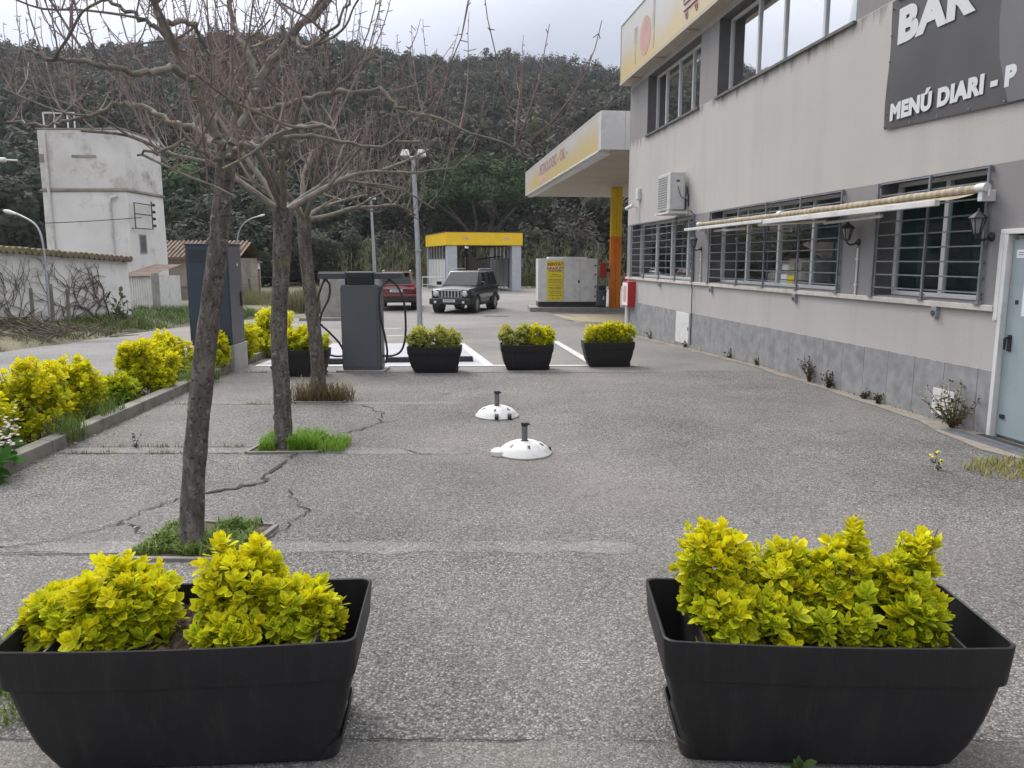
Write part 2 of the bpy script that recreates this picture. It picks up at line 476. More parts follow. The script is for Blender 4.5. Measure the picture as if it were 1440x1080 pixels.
def text(body, size, M4, mt, parent, off=0., ext=.0, name='lettering', align='LEFT', sx=1., space=1.06):
    """flat lettering as one mesh; the bevel only thickens the strokes"""
    cu = bpy.data.curves.new(name, 'FONT'); cu.body = body; cu.size = size; cu.bevel_depth = off; cu.bevel_resolution = 0; cu.extrude = ext
    cu.align_x = align; cu.space_character = space; cu.materials.append(mt)
    t_ = bpy.data.objects.new(name, cu); COL.objects.link(t_)
    me = bpy.data.meshes.new_from_object(t_.evaluated_get(bpy.context.evaluated_depsgraph_get()))
    bpy.data.objects.remove(t_); me.name = name
    bm = bmesh.new(); bm.from_mesh(me)              # keep the front only and lay it flat
    bmesh.ops.delete(bm, geom=[f for f in bm.faces if f.calc_center_median().z <= 1e-6 and off], context='FACES')
    for v in bm.verts: v.co.z = 0
    for f in bm.faces: f.smooth = False
    bmesh.ops.recalc_face_normals(bm, faces=bm.faces); bm.to_mesh(me); bm.free()
    o = bpy.data.objects.new(name, me); COL.objects.link(o); o.parent = parent
    o.matrix_basis = M4 @ Matrix.Diagonal((sx, 1, 1, 1))
    return o


# ------------------------------------------------------------------ camera, light, sky
cam = bpy.data.cameras.new('camera'); co = bpy.data.objects.new('camera', cam); COL.objects.link(co)
cam.sensor_width = 36; cam.lens = 27.5; cam.clip_start = .05; cam.clip_end = 3000
co.location = (0, 0, 1.75); co.rotation_euler = (R(90) - math.atan(174 / 1100), 0, 0)
sc.camera = co
SUN_EL, SUN_AZ = R(48), R(-32)           # veiled sun, ahead and to the left
sd = Vector((math.sin(SUN_AZ) * math.cos(SUN_EL), math.cos(SUN_AZ) * math.cos(SUN_EL), math.sin(SUN_EL)))
sl = bpy.data.lights.new('sun', 'SUN'); sl.energy = SUN_E = 1.45; sl.angle = R(20); sl.color = (1, .96, .90)
so = bpy.data.objects.new('sun', sl); COL.objects.link(so); so.rotation_euler = (-sd).to_track_quat('-Z', 'Y').to_euler()
so.location = (0, 0, 60)
w = bpy.data.worlds.new('World'); sc.world = w; w.use_nodes = True
nt = w.node_tree; nt.nodes.clear()
wo = nd(nt, 'ShaderNodeOutputWorld'); bg = nd(nt, 'ShaderNodeBackground'); nt.links.new(bg.outputs[0], wo.inputs[0])
sky = nd(nt, 'ShaderNodeTexSky'); sky.sky_type = 'NISHITA'; sky.sun_disc = False
sky.sun_elevation = SUN_EL; sky.sun_rotation = SUN_AZ; sky.dust_density = 4; sky.air_density = 1.2
tc = nd(nt, 'ShaderNodeTexCoord'); sx = nd(nt, 'ShaderNodeSeparateXYZ'); nt.links.new(tc.outputs['Generated'], sx.inputs[0])
# cloud layer: brighter overhead than at the horizon, with faint unevenness
cl = ramp(nt, sx.outputs[2], [(0, (3.5, 3.75, 4.45)), (.24, (3.9, 4.2, 5.1)), (.6, (12.0, 12.2, 12.8)), (1, (17.0, 17.1, 17.6))])
cn = noise(nt, 2.2, 6, tc.outputs['Generated'], .55)
cl = mix(nt, 1., cl, ramp(nt, cn.outputs[0], [(.3, (.93, .935, .95)), (.7, (1.07, 1.065, 1.05))]), 'MULTIPLY')
dt = nd(nt, 'ShaderNodeVectorMath', operation='DOT_PRODUCT'); dt.inputs[1].default_value = sd      # glow of the veiled sun
nt.links.new(tc.outputs['Generated'], dt.inputs[0])
cl = mix(nt, 1., cl, ramp(nt, dt.outputs['Value'], [(.3, 1.), (.73, 1.02), (.84, 1.6), (1., 2.1)]), 'MULTIPLY')
nt.links.new(mix(nt, .82, sky.outputs[0], cl), bg.inputs[0]); bg.inputs[1].default_value = .1
sc.view_settings.view_transform = 'Standard'; sc.view_settings.look = 'None'
sc.view_settings.exposure = 0.48; sc.view_settings.gamma = 1
sc.cycles.max_bounces = 6; sc.cycles.transparent_max_bounces = 12
sc.cycles.caustics_reflective = False; sc.cycles.caustics_refractive = False


# ------------------------------------------------------------------ setting
def strip(name, ys, xl, xr, dz, m, nx=1, kind='structure'):
    """ground sheet between two edges that follows the fall of the site"""
    vs = []; fs = []
    for y in ys:
        a = xl(y) if callable(xl) else xl; b = xr(y) if callable(xr) else xr
        for k in range(nx + 1): vs.append((a + (b - a) * k / nx, y, gz(y) + dz))
    for j in range(len(ys) - 1):
        for k in range(nx):
            i = j * (nx + 1) + k; fs.append((i, i + 1, i + nx + 2, i + nx + 1))
    b = MB(); b.add(vs, fs); o = b.build(name, m); o['kind'] = kind
    return o


def kerb_x(y): return -3.86 - .05 * y          # foot of the kerb on the lot's side


BX, BY = 4.82, 7.74                            # left jamb of the bar's door
BROT = math.atan2(.9932, -.1168)


def wl(s, n, z):
    """point of the bar's facade: s along the wall away from the camera, n out of the wall"""
    return (BX - .1168 * s - .9932 * n, BY + .9932 * s - .1168 * n, z)


strip('ground', [-40, 13, 28, 90, 800], -700, 700, -.03, M['dirt'])
strip('car_park', [-6, 0, 4, 8, 12.45], kerb_x, 9., .0, M['asphalt'])
strip('forecourt', [12.45, 13, 20, 24, 28, 32, 46, 66], lambda y: kerb_x(y) if y < 17 else (-10.2 if y < 25 else (-8.6 if y < 30 else -7.2)), 26., -.002, M['forecourt'])
b = MB()
ys = [-12, 0, 8, 13, 17, 17.01, 22, 26, 29]
xl = [-10.35, -10.35, -10.3, -10.3, -10.3, -10.3, -10.4, -10.3, -9.6]
xr = [-5.6, -5.6, -5.6, -5.6, -5.6, -4.6, -4.6, -5, -6]
vs = []
for y, a, c in zip(ys, xl, xr): vs += [(a, y, gz(y) - .008), (c, y, gz(y) - .008)]
b.add(vs, [(2 * i, 2 * i + 1, 2 * i + 3, 2 * i + 2) for i in range(len(ys) - 1)])
struct(b.build('road', M['road']))
# planting bed between kerb and road
strip('planting_bed', [-6, 4, 13, 17], -5.6, lambda y: kerb_x(y) - .1, .03, M['soil'])
# kerb as one run with joints
b = MB()
y = -4.0
while y < 17:
    y2 = y + 1.0 - .008
    for (a, c) in ((y, y2),):
        x0, x1 = kerb_x(a), kerb_x(c)
        h0, h1 = gz(a), gz(c)
        b.add([(x0, a, h0 - .05), (x0, a, h0 + .12), (x0 - .13, a, h0 + .13), (x0 - .13, a, h0 - .05), (x1, c, h1 - .05), (x1, c, h1 + .12), (x1 - .13, c, h1 + .13), (x1 - .13, c, h1 - .05)],
              [(0, 1, 2, 3), (7, 6, 5, 4), (0, 4, 5, 1), (1, 5, 6, 2), (2, 6, 7, 3)])
    y += 1.0
struct(b.build('kerb', M['kerb'], bevel=.012, segs=2))
# concrete strips across the lot at the tree pits, with slightly ragged edges
b = MB()


def ragged(x0, x1, y0, y1, dz, mi=0, step=.25, amp=.02):
    n = max(2, int(abs(x1 - x0) / step)); vs = []
    for i in range(n + 1):
        x = x0 + (x1 - x0) * i / n
        vs += [(x, y0 + rnd.uniform(-amp, amp), gz(y0) + dz), (x, y1 + rnd.uniform(-amp, amp), gz(y1) + dz)]
    b.add(vs, [(2 * i, 2 * i + 2, 2 * i + 3, 2 * i + 1) for i in range(n)], mi)


ragged(kerb_x(4.65), .75, 4.52, 4.70, .0015, amp=.03, step=.12)
ragged(kerb_x(7.1), .9, 6.98, 7.22, .0015, amp=.03, step=.14)
ragged(kerb_x(9.6), -.6, 9.46, 9.64, .0015)
ragged(kerb_x(12.3), 2.4, 12.22, 12.42, .004)
struct(b.build('concrete_strip', M['strip']))
b = MB(); ragged(-2.6, 4.5, -1, 2.63, .004, amp=.01)
struct(b.build('apron', M['apron']))
# cracks
b = MB()


def crack(pts, w, sub=7, amp=.035):
    P = []
    for i in range(len(pts) - 1):
        for k in range(sub):
            t = k / sub; P.append([pts[i][0] * (1 - t) + pts[i + 1][0] * t + rnd.uniform(-amp, amp), pts[i][1] * (1 - t) + pts[i + 1][1] * t + rnd.uniform(-amp, amp)])
    P.append(list(pts[-1])); vs = []
    n = len(P)
    for i, p in enumerate(P):
        a = P[max(i - 1, 0)]; c = P[min(i + 1, n - 1)]; dx, dy = c[0] - a[0], c[1] - a[1]; l = math.hypot(dx, dy) + 1e-6
        ww = w * rnd.uniform(.35, 1.2) * (1 if 0 < i < n - 1 else .15)
        vs += [(p[0] - dy / l * ww, p[1] + dx / l * ww, gz(p[1]) + .008), (p[0] + dy / l * ww, p[1] - dx / l * ww, gz(p[1]) + .008)]
    b.add(vs, [(2 * i, 2 * i + 1, 2 * i + 3, 2 * i + 2) for i in range(n - 1)])


crack([(-3.3, 4.5), (-2.95, 4.68), (-2.62, 5.0), (-2.6, 5.32), (-2.4, 5.65)], .008)
crack([(-2.6, 5.05), (-2.42, 4.9), (-2.25, 4.68)], .007)
crack([(-2.42, 5.65), (-2.2, 5.85), (-1.98, 6.0), (-2.02, 6.3), (-2.0, 6.75)], .022)
crack([(-2.0, 6.75), (-1.98, 7.0)], .012)
crack([(-1.55, 4.67), (-1.5, 5.0), (-1.42, 5.3), (-1.62, 5.55), (-1.7, 5.85)], .007)
crack([(-1.7, 7.8), (-1.45, 8.3), (-1.5, 8.9), (-1.85, 9.4)], .010)
crack([(-1.5, 8.3), (-1.25, 8.45)], .006)
crack([(kerb_x(4.5), 4.5), (-3.2, 4.49), (-2.2, 4.5)], .006, 12, .012)
crack([(kerb_x(7.22), 7.2), (-3.3, 7.24), (-2.35, 7.22)], .007, 12, .012)
crack([(kerb_x(6.98), 6.97), (-3.2, 6.98), (-2.3, 6.98)], .009, 12, .01)
crack([(kerb_x(9.46), 9.46), (-3.4, 9.46), (-2.7, 9.46)], .006, 12, .012)
crack([(-1.1, 7.2), (-.9, 7.0), (-.7, 6.95)], .006)
crack([(-1.0, 10.1), (-.6, 10.5), (-.35, 10.9)], .006)
crack([(-2.0, 2.64), (-.6, 2.645), (.1, 2.635)], .0035, 14, .006); crack([(.35, 2.64), (.62, 2.632)], .002, 8, .006); crack([(1.5, 2.63), (2.3, 2.625)], .003, 10, .006)
crack([(1.6, 9.4), (2.0, 9.1), (2.5, 9.0), (3.0, 8.6)], .004)
crack([(.5, 5.6), (.9, 5.9), (1.2, 5.85)], .003)
struct(b.build('crack', M['crack']))
# dusty margin along the foot of the bar
b = MB()
vs = []; n = 60
for i in range(n + 1):
    s = -1.6 + 15.7 * i / n
    x0, y0, _ = wl(s, 0, 0); x1, y1, _ = wl(s, .20 + rnd.uniform(-.06, .05) + .30 * max(0, 1 - abs(s + .4) / 1.6), 0)
    vs += [(x0, y0, gz(y0) + .005), (x1, y1, gz(y1) + .005)]
b.add(vs, [(2 * i, 2 * i + 1, 2 * i + 3, 2 * i + 2) for i in range(n)])
M['dust'] = mat('dusty margin', (.255, .225, .19), .95, .22, 6, .5, 70, dirt=(.15, .13, .11), dscale=3)
struct(b.build('dusty_margin', M['dust']))
# painted charging bay and lines
strip('charging_bay', [13.05, 15, 17.55], lambda y: -4.3 + (y - 13.05) * -.02, lambda y: -.42 - (y - 13.05) * .165, .003, M['bay'])
b = MB()


def line(p, q, w, dz=.007):
    p = Vector(p); q = Vector(q); d = (q - p).normalized(); nn = Vector((-d.y, d.x)) * w / 2; vs = []; k = 8
    for i in range(k + 1):
        r = p + (q - p) * i / k
        vs += [(r.x - nn.x, r.y - nn.y, gz(r.y) + dz), (r.x + nn.x, r.y + nn.y, gz(r.y) + dz)]
    b.add(vs, [(2 * i, 2 * i + 1, 2 * i + 3, 2 * i + 2) for i in range(k)])


line((-.38, 13.0), (-1.16, 17.7), .16)
line((-4.3, 13.0), (2.1, 13.02), .15)
line((-4.25, 13.1), (-4.4, 17.5), .14); line((-4.3, 17.6), (-1.2, 17.62), .12)
line((1.4, 13.1), (1.02, 18.4), .15)
line((-3.9, 23.5), (-3.35, 23.6), .14); line((-3.25, 20.2), (-2.85, 20.5), .13)
struct(b.build('road_marking', M['white_line']))
# drain cover and darker patches on the forecourt
b = MB(); b.box(-1.1, -.1, 30.2, 30.9, -.405, -.392)
M['patch'] = mat('tar patch', (.10, .10, .10), .9, .25, 6, .4, 60)
struct(b.build('tar_patch', M['patch']))
b = MB(); b.add([(2.4, 30, -.393), (1.2, 34, -.393), (1.24, 34, -.393), (2.46, 30, -.393)], [(0, 1, 2, 3)])
b.add([(1.9, 28.5, -.392), (4.2, 24.6, gz(24.6) + .008), (4.27, 24.6, gz(24.6) + .008), (1.98, 28.5, -.392)], [(0, 1, 2, 3)])
struct(b.build('drain_channel', M['rubber']))
strip('forecourt_slab', [27, 28, 31.6], lambda y: 1.6 if y > 28 else 2.2, 9, .004, mat('yellowed concrete', (.33, .29, .20), .9, .15, 1.2, .2, 60, dirt=(.42, .36, .20), dscale=.8))


# ------------------------------------------------------------------ hill behind
PXR = [(-900, 150), (-500, 110), (-200, 82), (0, 67), (60, 72), (107, 75), (135, 61), (217, 58), (312, 50), (400, 50), (455, 59), (545, 75), (632, 86), (700, 84), (779, 80), (866, 98), (1000, 125), (1440, 205), (2300, 340)]
_f = 1100.; _p = math.atan(174 / 1100)


def ridge_z(azim_u):
    """ridge height above the eye at the ridge's distance for a horizontal direction x/y"""
    px = 720 + 1100 * azim_u * 1.055
    xs = [p[0] for p in PXR]; y = np.interp(px, xs, [p[1] for p in PXR]) + 24
    v = (y - 540) / _f
    return (-math.sin(_p) - v * math.cos(_p)) / (math.cos(_p) - v * math.sin(_p))


RD, FD = 290., 82.


def hill_z(x, y):
    if y < 5: u = x / 5.
    else: u = x / y
    u = max(-1.6, min(1.5, u))
    d = math.hypot(x, y) / math.sqrt(1 + u * u)      # depth along the view axis
    if abs(x / max(y, 1)) > 1.5: d = math.hypot(x, y) / 1.8
    t = max(0., (d - FD) / (RD - FD))
    zr = ridge_z(u) * RD + 1.75
    if t <= 1: f = t ** .92
    else: f = 1 - .5 * (t - 1)
    und = 3.2 * math.sin(x * .045 + y * .02) * math.sin(y * .031 + 1.3) + 1.8 * math.sin(x * .11 + 2) * math.sin(y * .07)
    return -.5 + zr * f + und * min(1, t * 3) * max(0, min(1, (1.15 - t) * 3))


b = MB(); vs = []; NX, NY = 90, 40
for j in range(NY + 1):
    for i in range(NX + 1):
        u = -1.6 + 3.1 * i / NX; d = FD - 4 + (RD * 1.25 - FD) * j / NY
        x, y = u * d, d
        vs.append((x, y, hill_z(x, y)))
b.add(vs, [(j * (NX + 1) + i, j * (NX + 1) + i + 1, (j + 1) * (NX + 1) + i + 1, (j + 1) * (NX + 1) + i) for j in range(NY) for i in range(NX)])
struct(b.build('hill', M['hill'], smooth=True))


def crown_proto(g, nc, per, cl, leaf, flat=.75, nz=.3):
    """unit crown (radius about 1, base 0, height about 2*flat): leaf-clump triangles and quads scattered in clumps"""
    a = g.normal(size=(nc, 3)); a = norm(a); r = g.uniform(.35, 1, nc) ** .6
    c = a * r[:, None] * np.array([1, 1, flat]); c[:, 2] += flat
    c = c * (1 + .18 * np.sin(a[:, :1] * 5 + 2 * a[:, 1:2]))
    cc = np.repeat(c, per, 0); n = len(cc)
    off = norm(g.normal(size=(n, 3))) * (g.uniform(0, 1, n) ** .45 * cl)[:, None]
    P = cc + off
    nn = norm(off / cl * .9 + 1.1 * (P - np.array([0, 0, flat * .7])) + nz * g.normal(size=(n, 3)))
    t = norm(np.cross(nn, g.normal(size=(n, 3)))); s = np.cross(nn, t)
    L = (leaf * g.uniform(.6, 1.4, n))[:, None]
    V = np.stack([P - t * L - s * L * .35, P + s * L * .5 - t * L * .2, P + t * L, P - s * L * .6 + t * L * .3], 1).reshape(-1, 3)
    tone = np.repeat(g.uniform(.8, 1.2, nc), per) * g.uniform(.88, 1.12, n)
    return V, np.repeat(tone, 4)


PAL = dict(pine=(.021, .032, .017), oak=(.029, .034, .019), olive=(.041, .044, .025), bare=(.057, .051, .043), rust=(.055, .044, .032), cane=(.16, .155, .075), green=(.048, .075, .03))
gh = np.random.default_rng(5)
protos = [crown_proto(gh, 18, 24, .38, .17, .8) for _ in range(6)]
thin = [crown_proto(gh, 16, 20, .44, .11, .95) for _ in range(5)]
cheap = [crown_proto(gh, 14, 7, .42, .27, .8) for _ in range(5)]
Vs, Cs = [], []; cnt = 0
trunks = MB()
gy = FD + 6
while gy < RD + 12:
    step = 3.3 + (gy - FD) * .0072
    u = -1.55
    while u < 1.05:
        x = u * gy + gh.uniform(-1.6, 1.6); y = gy + gh.uniform(-1.8, 1.8)
        du = step * gh.uniform(.75, 1.3) / gy
        if u < -.75 or u > .24: du *= 1.7
        u += du
        z = hill_z(x, y)
        kn = math.sin(x * .06 + 1) + math.sin(y * .05 + x * .02) + gh.normal() * .8
        t = (gy - FD) / (RD - FD)
        kind = 'bare' if kn > .95 else ('olive' if kn > .2 else ('oak' if kn > -.9 else 'pine'))
        if gh.uniform() < .1: kind = 'rust'
        th = kind in ('bare', 'rust')
        V, tn = (cheap if (u < -.75 or u > .26) else (thin if th else protos))[gh.integers(5)]
        r = gh.uniform(1.7, 3.1) * (.9 if th else 1); h = gh.uniform(.95, 1.5)
        an = gh.uniform(0, 6.28); ca, sa = math.cos(an), math.sin(an)
        W_ = np.stack([(V[:, 0] * ca - V[:, 1] * sa) * r + x, (V[:, 0] * sa + V[:, 1] * ca) * r + y, V[:, 2] * r * h + z + gh.uniform(.6, 2.2)], 1)
        Vs.append(W_); base = np.array(PAL[kind]) * gh.uniform(.62, 1.5) * np.array([gh.uniform(.9, 1.12), 1, gh.uniform(.88, 1.15)])
        Cs.append(tn[:, None] * base[None]); cnt += 1
        if gh.uniform() < .35 and -.75 < u < .3:
            trunks.tube([(x, y, z - .3), (x + gh.uniform(-.4, .4), y, z + r * 1.3)], [.16, .08], 4, cap=False)
    gy += step * .85
V = np.concatenate(Vs); C = np.concatenate(Cs)
hf = np_mesh('hill_forest', V, [np.arange(len(V)).reshape(-1, 4)], M['far_leaf'], C)
tag(hf, 'dark mixed woodland covering the whole hillside under the sky', 'forest', kind='stuff')
ht = trunks.build('forest_trunks', M['far_trunk'], parent=hf); ht['kind'] = 'stuff'
hz, nt, _b, _o = new_mat('haze'); nt.nodes.remove(_b)
vp = nd(nt, 'ShaderNodeVolumePrincipled'); vp.inputs['Color'].default_value = (.80, .83, .88, 1); vp.inputs['Density'].default_value = HAZE = .00028; vp.inputs['Anisotropy'].default_value = .2
nt.links.new(vp.outputs[0], _o.inputs['Volume'])
b = MB(); b.box(-520, 470, -45, 420, -3, 150); hzo = b.build('haze', hz); tag(hzo, 'thin pale haze in the air over the valley', 'haze', kind='stuff')
print('hill trees', cnt, len(V))


# nearer trees and shrubs along the foot of the hill, one by one
def far_tree(name, label, cat, x, y, r, h, kind, z=None, nc=60, per=26, base=.25, leaf=.09, flat=None, group=None, cl=.34, seed=0):
    g = np.random.default_rng(seed + 1000)
    z = hill_z(x, y) if z is None else z
    fl = (h * (1 - base)) / (2 * r) if flat is None else flat
    V, tn = crown_proto(g, nc, per, cl, leaf, fl)
    V = V * r + np.array([0, 0, h * base])
    col = np.array(PAL[kind]) * g.uniform(.85, 1.2)
    up = .75 + .5 * np.clip(V[:, 2:3] / h, 0, 1)
    t = thing(name, label, cat, (x, y, z), g.uniform(0, .4), group)
    np_mesh('crown', V, [np.arange(len(V)).reshape(-1, 4)], M['far_leaf'], tn[:, None] * col[None], parent=t)
    b = MB(); k = 4 if base > .1 else 3
    b.tube([(0, 0, -.3), (.1 * r * .3, 0, h * base), (.05, .05, h * .75)], [h * .025, h * .02, h * .006], 6)
    for i in range(k):
        a = i * 6.28 / k + g.uniform(0, 1); q = g.uniform(.5, .8) * r
        b.tube([(0, 0, h * base * .8), (q * .4 * math.cos(a), q * .4 * math.sin(a), h * (base + .18)), (q * math.cos(a), q * math.sin(a), h * (base + .42))], [h * .016, h * .011, h * .004], 5)
    b.build('trunk', M['far_trunk'], parent=t, smooth=True)
    return t


# ------------------------------------------------------------------ the bar building
bar = thing('bar_building', 'long two-storey grey rendered bar building with barred windows and roof sign', 'building', (BX, BY, 0), BROT)
S0, S1, ZT = -5.0, 14.15, 6.5
OPEN = [(8.87, 13.66, 1.32, 2.69), (3.07, 7.9, 1.32, 2.69), (.30, 2.19, 1.32, 2.69), (-1.0, 0.0, -.1, 2.0),
        (8.84, 12.53, 4.82, 6.22), (3.05, 7.87, 4.82, 6.22), (-2.9, 2.05, 4.82, 6.22)]
ss = sorted(set([S0, S1] + [v for o in OPEN for v in o[:2]]))
zs = sorted(set([-.5, 1.30, ZT] + [v for o in OPEN for v in o[2:]]))
b = MB()
for i in range(len(ss) - 1):
    for j in range(len(zs) - 1):
        a, c, d, e = ss[i], ss[i + 1], zs[j], zs[j + 1]
        sm, zm = (a + c) / 2, (d + e) / 2
        if any(o[0] < sm < o[1] and o[2] < zm < o[3] for o in OPEN): continue
        grey = (1.3 < zm < 2.69) or (4.82 < zm < 6.22)
        b.quad((a, 0, d), (c, 0, d), (c, 0, e), (a, 0, e), 1 if grey else 0)
DP = .27
for (a, c, d, e) in OPEN:
    for q in (((a, 0, d), (a, -DP, d), (a, -DP, e), (a, 0, e)), ((c, 0, d), (c, -DP, d), (c, -DP, e), (c, 0, e)), ((a, 0, e), (c, 0, e), (c, -DP, e), (a, -DP, e)), ((a, 0, d), (c, 0, d), (c, -DP, d), (a, -DP, d))):
        b.quad(*q, 2)
W_ = -9.0
b.quad((S1, 0, -.5), (S1, W_, -.5), (S1, W_, ZT), (S1, 0, ZT), 0)
b.quad((S0, 0, -.5), (S0, W_, -.5), (S0, W_, ZT), (S0, 0, ZT), 0)
b.quad((S0, W_, -.5), (S1, W_, -.5), (S1, W_, ZT), (S0, W_, ZT), 0)
b.quad((S0, 0, ZT), (S1, 0, ZT), (S1, W_, ZT), (S0, W_, ZT), 0)
b.build('wall', [M['wall_light'], M['wall_grey'], M['reveal']], bar)
# plinth of stone slabs
b = MB(); s = S0
while s < S1 - .05:
    e = min(s + .52, S1 - .003)
    if s >= 0:
        b.box(s + .0018, e - .0018, .0, .022, -.5, .655)
    elif e > 0 and s < 0: b.box(.003, e - .003, .0, .022, -.5, .655)
    s = e
b.build('stone_plinth', M['stone'], bar, bevel=.003, segs=1)
b = MB(); b.box(.06, S1 + .02, -.02, .045, 1.245, 1.305)
b.build('sill_band', M['sill'], bar, bevel=.006)
for (a, c) in ((8.87, 13.66), (3.07, 7.9), (.30, 2.19)):
    bb = MB(); bb.box(a + .002, c - .002, -DP, -.021, 1.2, 1.322); bb.build('window_ledge', M['concrete'], bar)


def window(a, c, d, e, mull, n=-.22, curtain=0, sill=True, blind=()):
    f = MB(); t = .055
    f.box(a + .004, c - .004, n - .05, n, d + .004, d + t); f.box(a + .004, c - .004, n - .05, n, e - t, e - .004)
    for x in [a + t / 2 + .004, c - t / 2 - .004] + list(mull):
        f.box(x - t / 2, x + t / 2, n - .052, n + .004, d + t, e - t)
    for x in mull:                                   # sliding sash stiles beside each mullion
        f.box(x + .034, x + .062, n - .04, n - .008, d + t, e - t)
    o = f.build('window', M['alu'], bar, bevel=.004, segs=1)
    g = MB(); g.quad((a + .03, n - .03, d + .03), (c - .03, n - .03, d + .03), (c - .03, n - .03, e - .03), (a + .03, n - .03, e - .03))
    g.build('pane', M['glass'] if d > 3 else M['glass_low'], o)
    r = MB()
    x0, x1, y0, y1, z0, z1 = a, c, n - .9, n - .055, d, e
    r.quad((x0, y0, z0), (x1, y0, z0), (x1, y0, z1), (x0, y0, z1)); r.quad((x0, y0, z0), (x0, y1, z0), (x0, y1, z1), (x0, y0, z1))
    r.quad((x1, y0, z0), (x1, y1, z0), (x1, y1, z1), (x1, y0, z1)); r.quad((x0, y0, z0), (x1, y0, z0), (x1, y1, z0), (x0, y1, z0)); r.quad((x0, y0, z1), (x1, y0, z1), (x1, y1, z1), (x0, y1, z1))
    r.build('room_recess', M['room'], o)
    for (p, q) in (curtain or ()):
        k = MB(); m = int((q - p) / .025); vs = []
        for i in range(m + 1):
            x = p + (q - p) * i / m; yy = n - .16 + .03 * math.sin(x * 46) + .012 * math.sin(x * 17 + 1)
            vs += [(x, yy, d + .03), (x, yy, e - .06)]
        k.add(vs, [(2 * i, 2 * i + 1, 2 * i + 3, 2 * i + 2) for i in range(m)]); k.build('curtain', M['curtain'], o, smooth=True)
    for (p, q) in blind:
        k = MB(); k.box(p, q, n - .075, n - .06, d + .02, e - .02); k.build('blind', M['panel_white'], o)
    if sill:
        k = MB(); k.box(a - .03, c + .03, -.012, .05, d - .045, d - .004); k.build('sill', M['dark_sill'], o)
    return o


w1 = window(8.87, 13.66, 1.322, 2.69, (9.85, 11.0, 12.2), sill=False, curtain=((8.95, 9.8), (11.15, 11.5), (12.3, 13.4)))
w2 = window(3.07, 7.9, 1.322, 2.69, (4.27, 5.42, 6.68), sill=False, curtain=((6.78, 7.8), (5.5, 5.75)))
w3 = window(.30, 2.19, 1.322, 2.69, (1.24,), sill=False)
window(8.84, 12.53, 4.82, 6.22, (9.9, 10.8, 11.75), curtain=((8.95, 9.7), (10.05, 12.4)))
window(3.05, 7.87, 4.82, 6.22, (4.3, 5.6, 6.6), curtain=((7.3, 7.8),), blind=((3.1, 4.26), (4.36, 5.56), (5.66, 6.56)))
window(-2.9, 2.05, 4.82, 6.22, (-1.6, -.3, .9), blind=((-2.8, 1.9),))
# notice behind the glass of the middle window
b = MB(); b.quad((5.95, -.27, 1.66), (6.25, -.27, 1.66), (6.25, -.27, 2.06), (5.95, -.27, 2.06)); b.build('notice', M['paper'], w2)
b = MB(); b.box(5.80, 5.90, -.34, -.29, 1.6, 2.0); b.build('menu_holder', M['black'], w2)


def grille(win, a, c, posts, z0=1.305, z1=2.68):
    g = MB(); n = .036
    for x in posts:
        g.box(x - .014, x + .014, n - .012, n + .012, z0 - .0, z1); g.box(x - .05, x + .05, n - .02, n + .03, z0, z0 + .012)
        for z in (z0 + .05, z1 - .05): g.box(x - .012, x + .012, .001, n - .012, z, z + .02)
    z = 1.42
    while z < 2.66:
        g.box(a, c, n - .026, n - .0125, z - .008, z + .008); z += .158
    g.box(a, c, n - .026, n - .0125, z1 - .018, z1)
    g.build('grille', M['grille'], win)


grille(w1, 8.8, 13.7, (8.82, 9.95, 11.15, 12.4, 13.66))
grille(w2, 3.02, 7.92, (3.04, 4.2, 5.38, 6.5, 7.9))
grille(w3, .26, 2.22, (.28, 1.2, 2.2))
# steel door
b = MB(); n = -.03
b.box(-.955, -.055, n - .04, n, .03, 1.945)
dr = b.build('door', M['door'], bar, bevel=.004)
b = MB()
b.box(-.05, -.0, -.08, .03, 0, 2.0); b.box(-1.0, -.955, -.08, .03, 0, 2.0); b.box(-1.06, .055, -.08, .032, 2.001, 2.05)
b.box(.002, .06, .002, .032, 1.16, 2.0); b.box(-.955, -.05, -.15, -.075, -.1, 1.99)
b.build('door_frame', M['white'], dr, bevel=.005)
b = MB(); b.tube([(-.13, n, 1.0), (-.13, n + .05, 1.0)], .014, 8); b.tube([(-.13, n + .05, 1.0), (-.13, n + .055, .99), (-.13, n + .055, .885)], [.015, .016, .011], 8)
b.box(-.155, -.105, n, n + .012, .87, 1.03); b.build('handle', M['black'], dr, bevel=.003)
b = MB(); b.box(-.16, -.10, n, n + .012, .20, .24); b.build('lock', M['black'], dr); b = MB(); b.box(-.19, -.15, n, n + .004, 1.33, 1.37); b.build('lock', M['black'], dr)
b = MB(); b.box(-.22, -.11, n, n + .003, 1.77, 1.85); b.box(-.55, -.24, n, n + .003, 1.22, 1.68); b.build('notice', M['paper'], dr)
b = MB()
for z in (1.60, 1.56, 1.5, 1.45, 1.40, 1.35, 1.28): b.box(-.50 + rnd.uniform(0, .04), -.27 - rnd.uniform(0, .08), n + .003, n + .0045, z, z + .010)
b.build('notice_print', M['ink'], dr); b = MB()
for z in (1.80, 1.82): b.box(-.20, -.14, n + .003, n + .0045, z, z + .006)
b.build('notice_print', M['ink'], dr)
b = MB(); b.box(-.98, .02, .03, .16, -.02, .012); b.build('door_step', M['rubber'], bar)

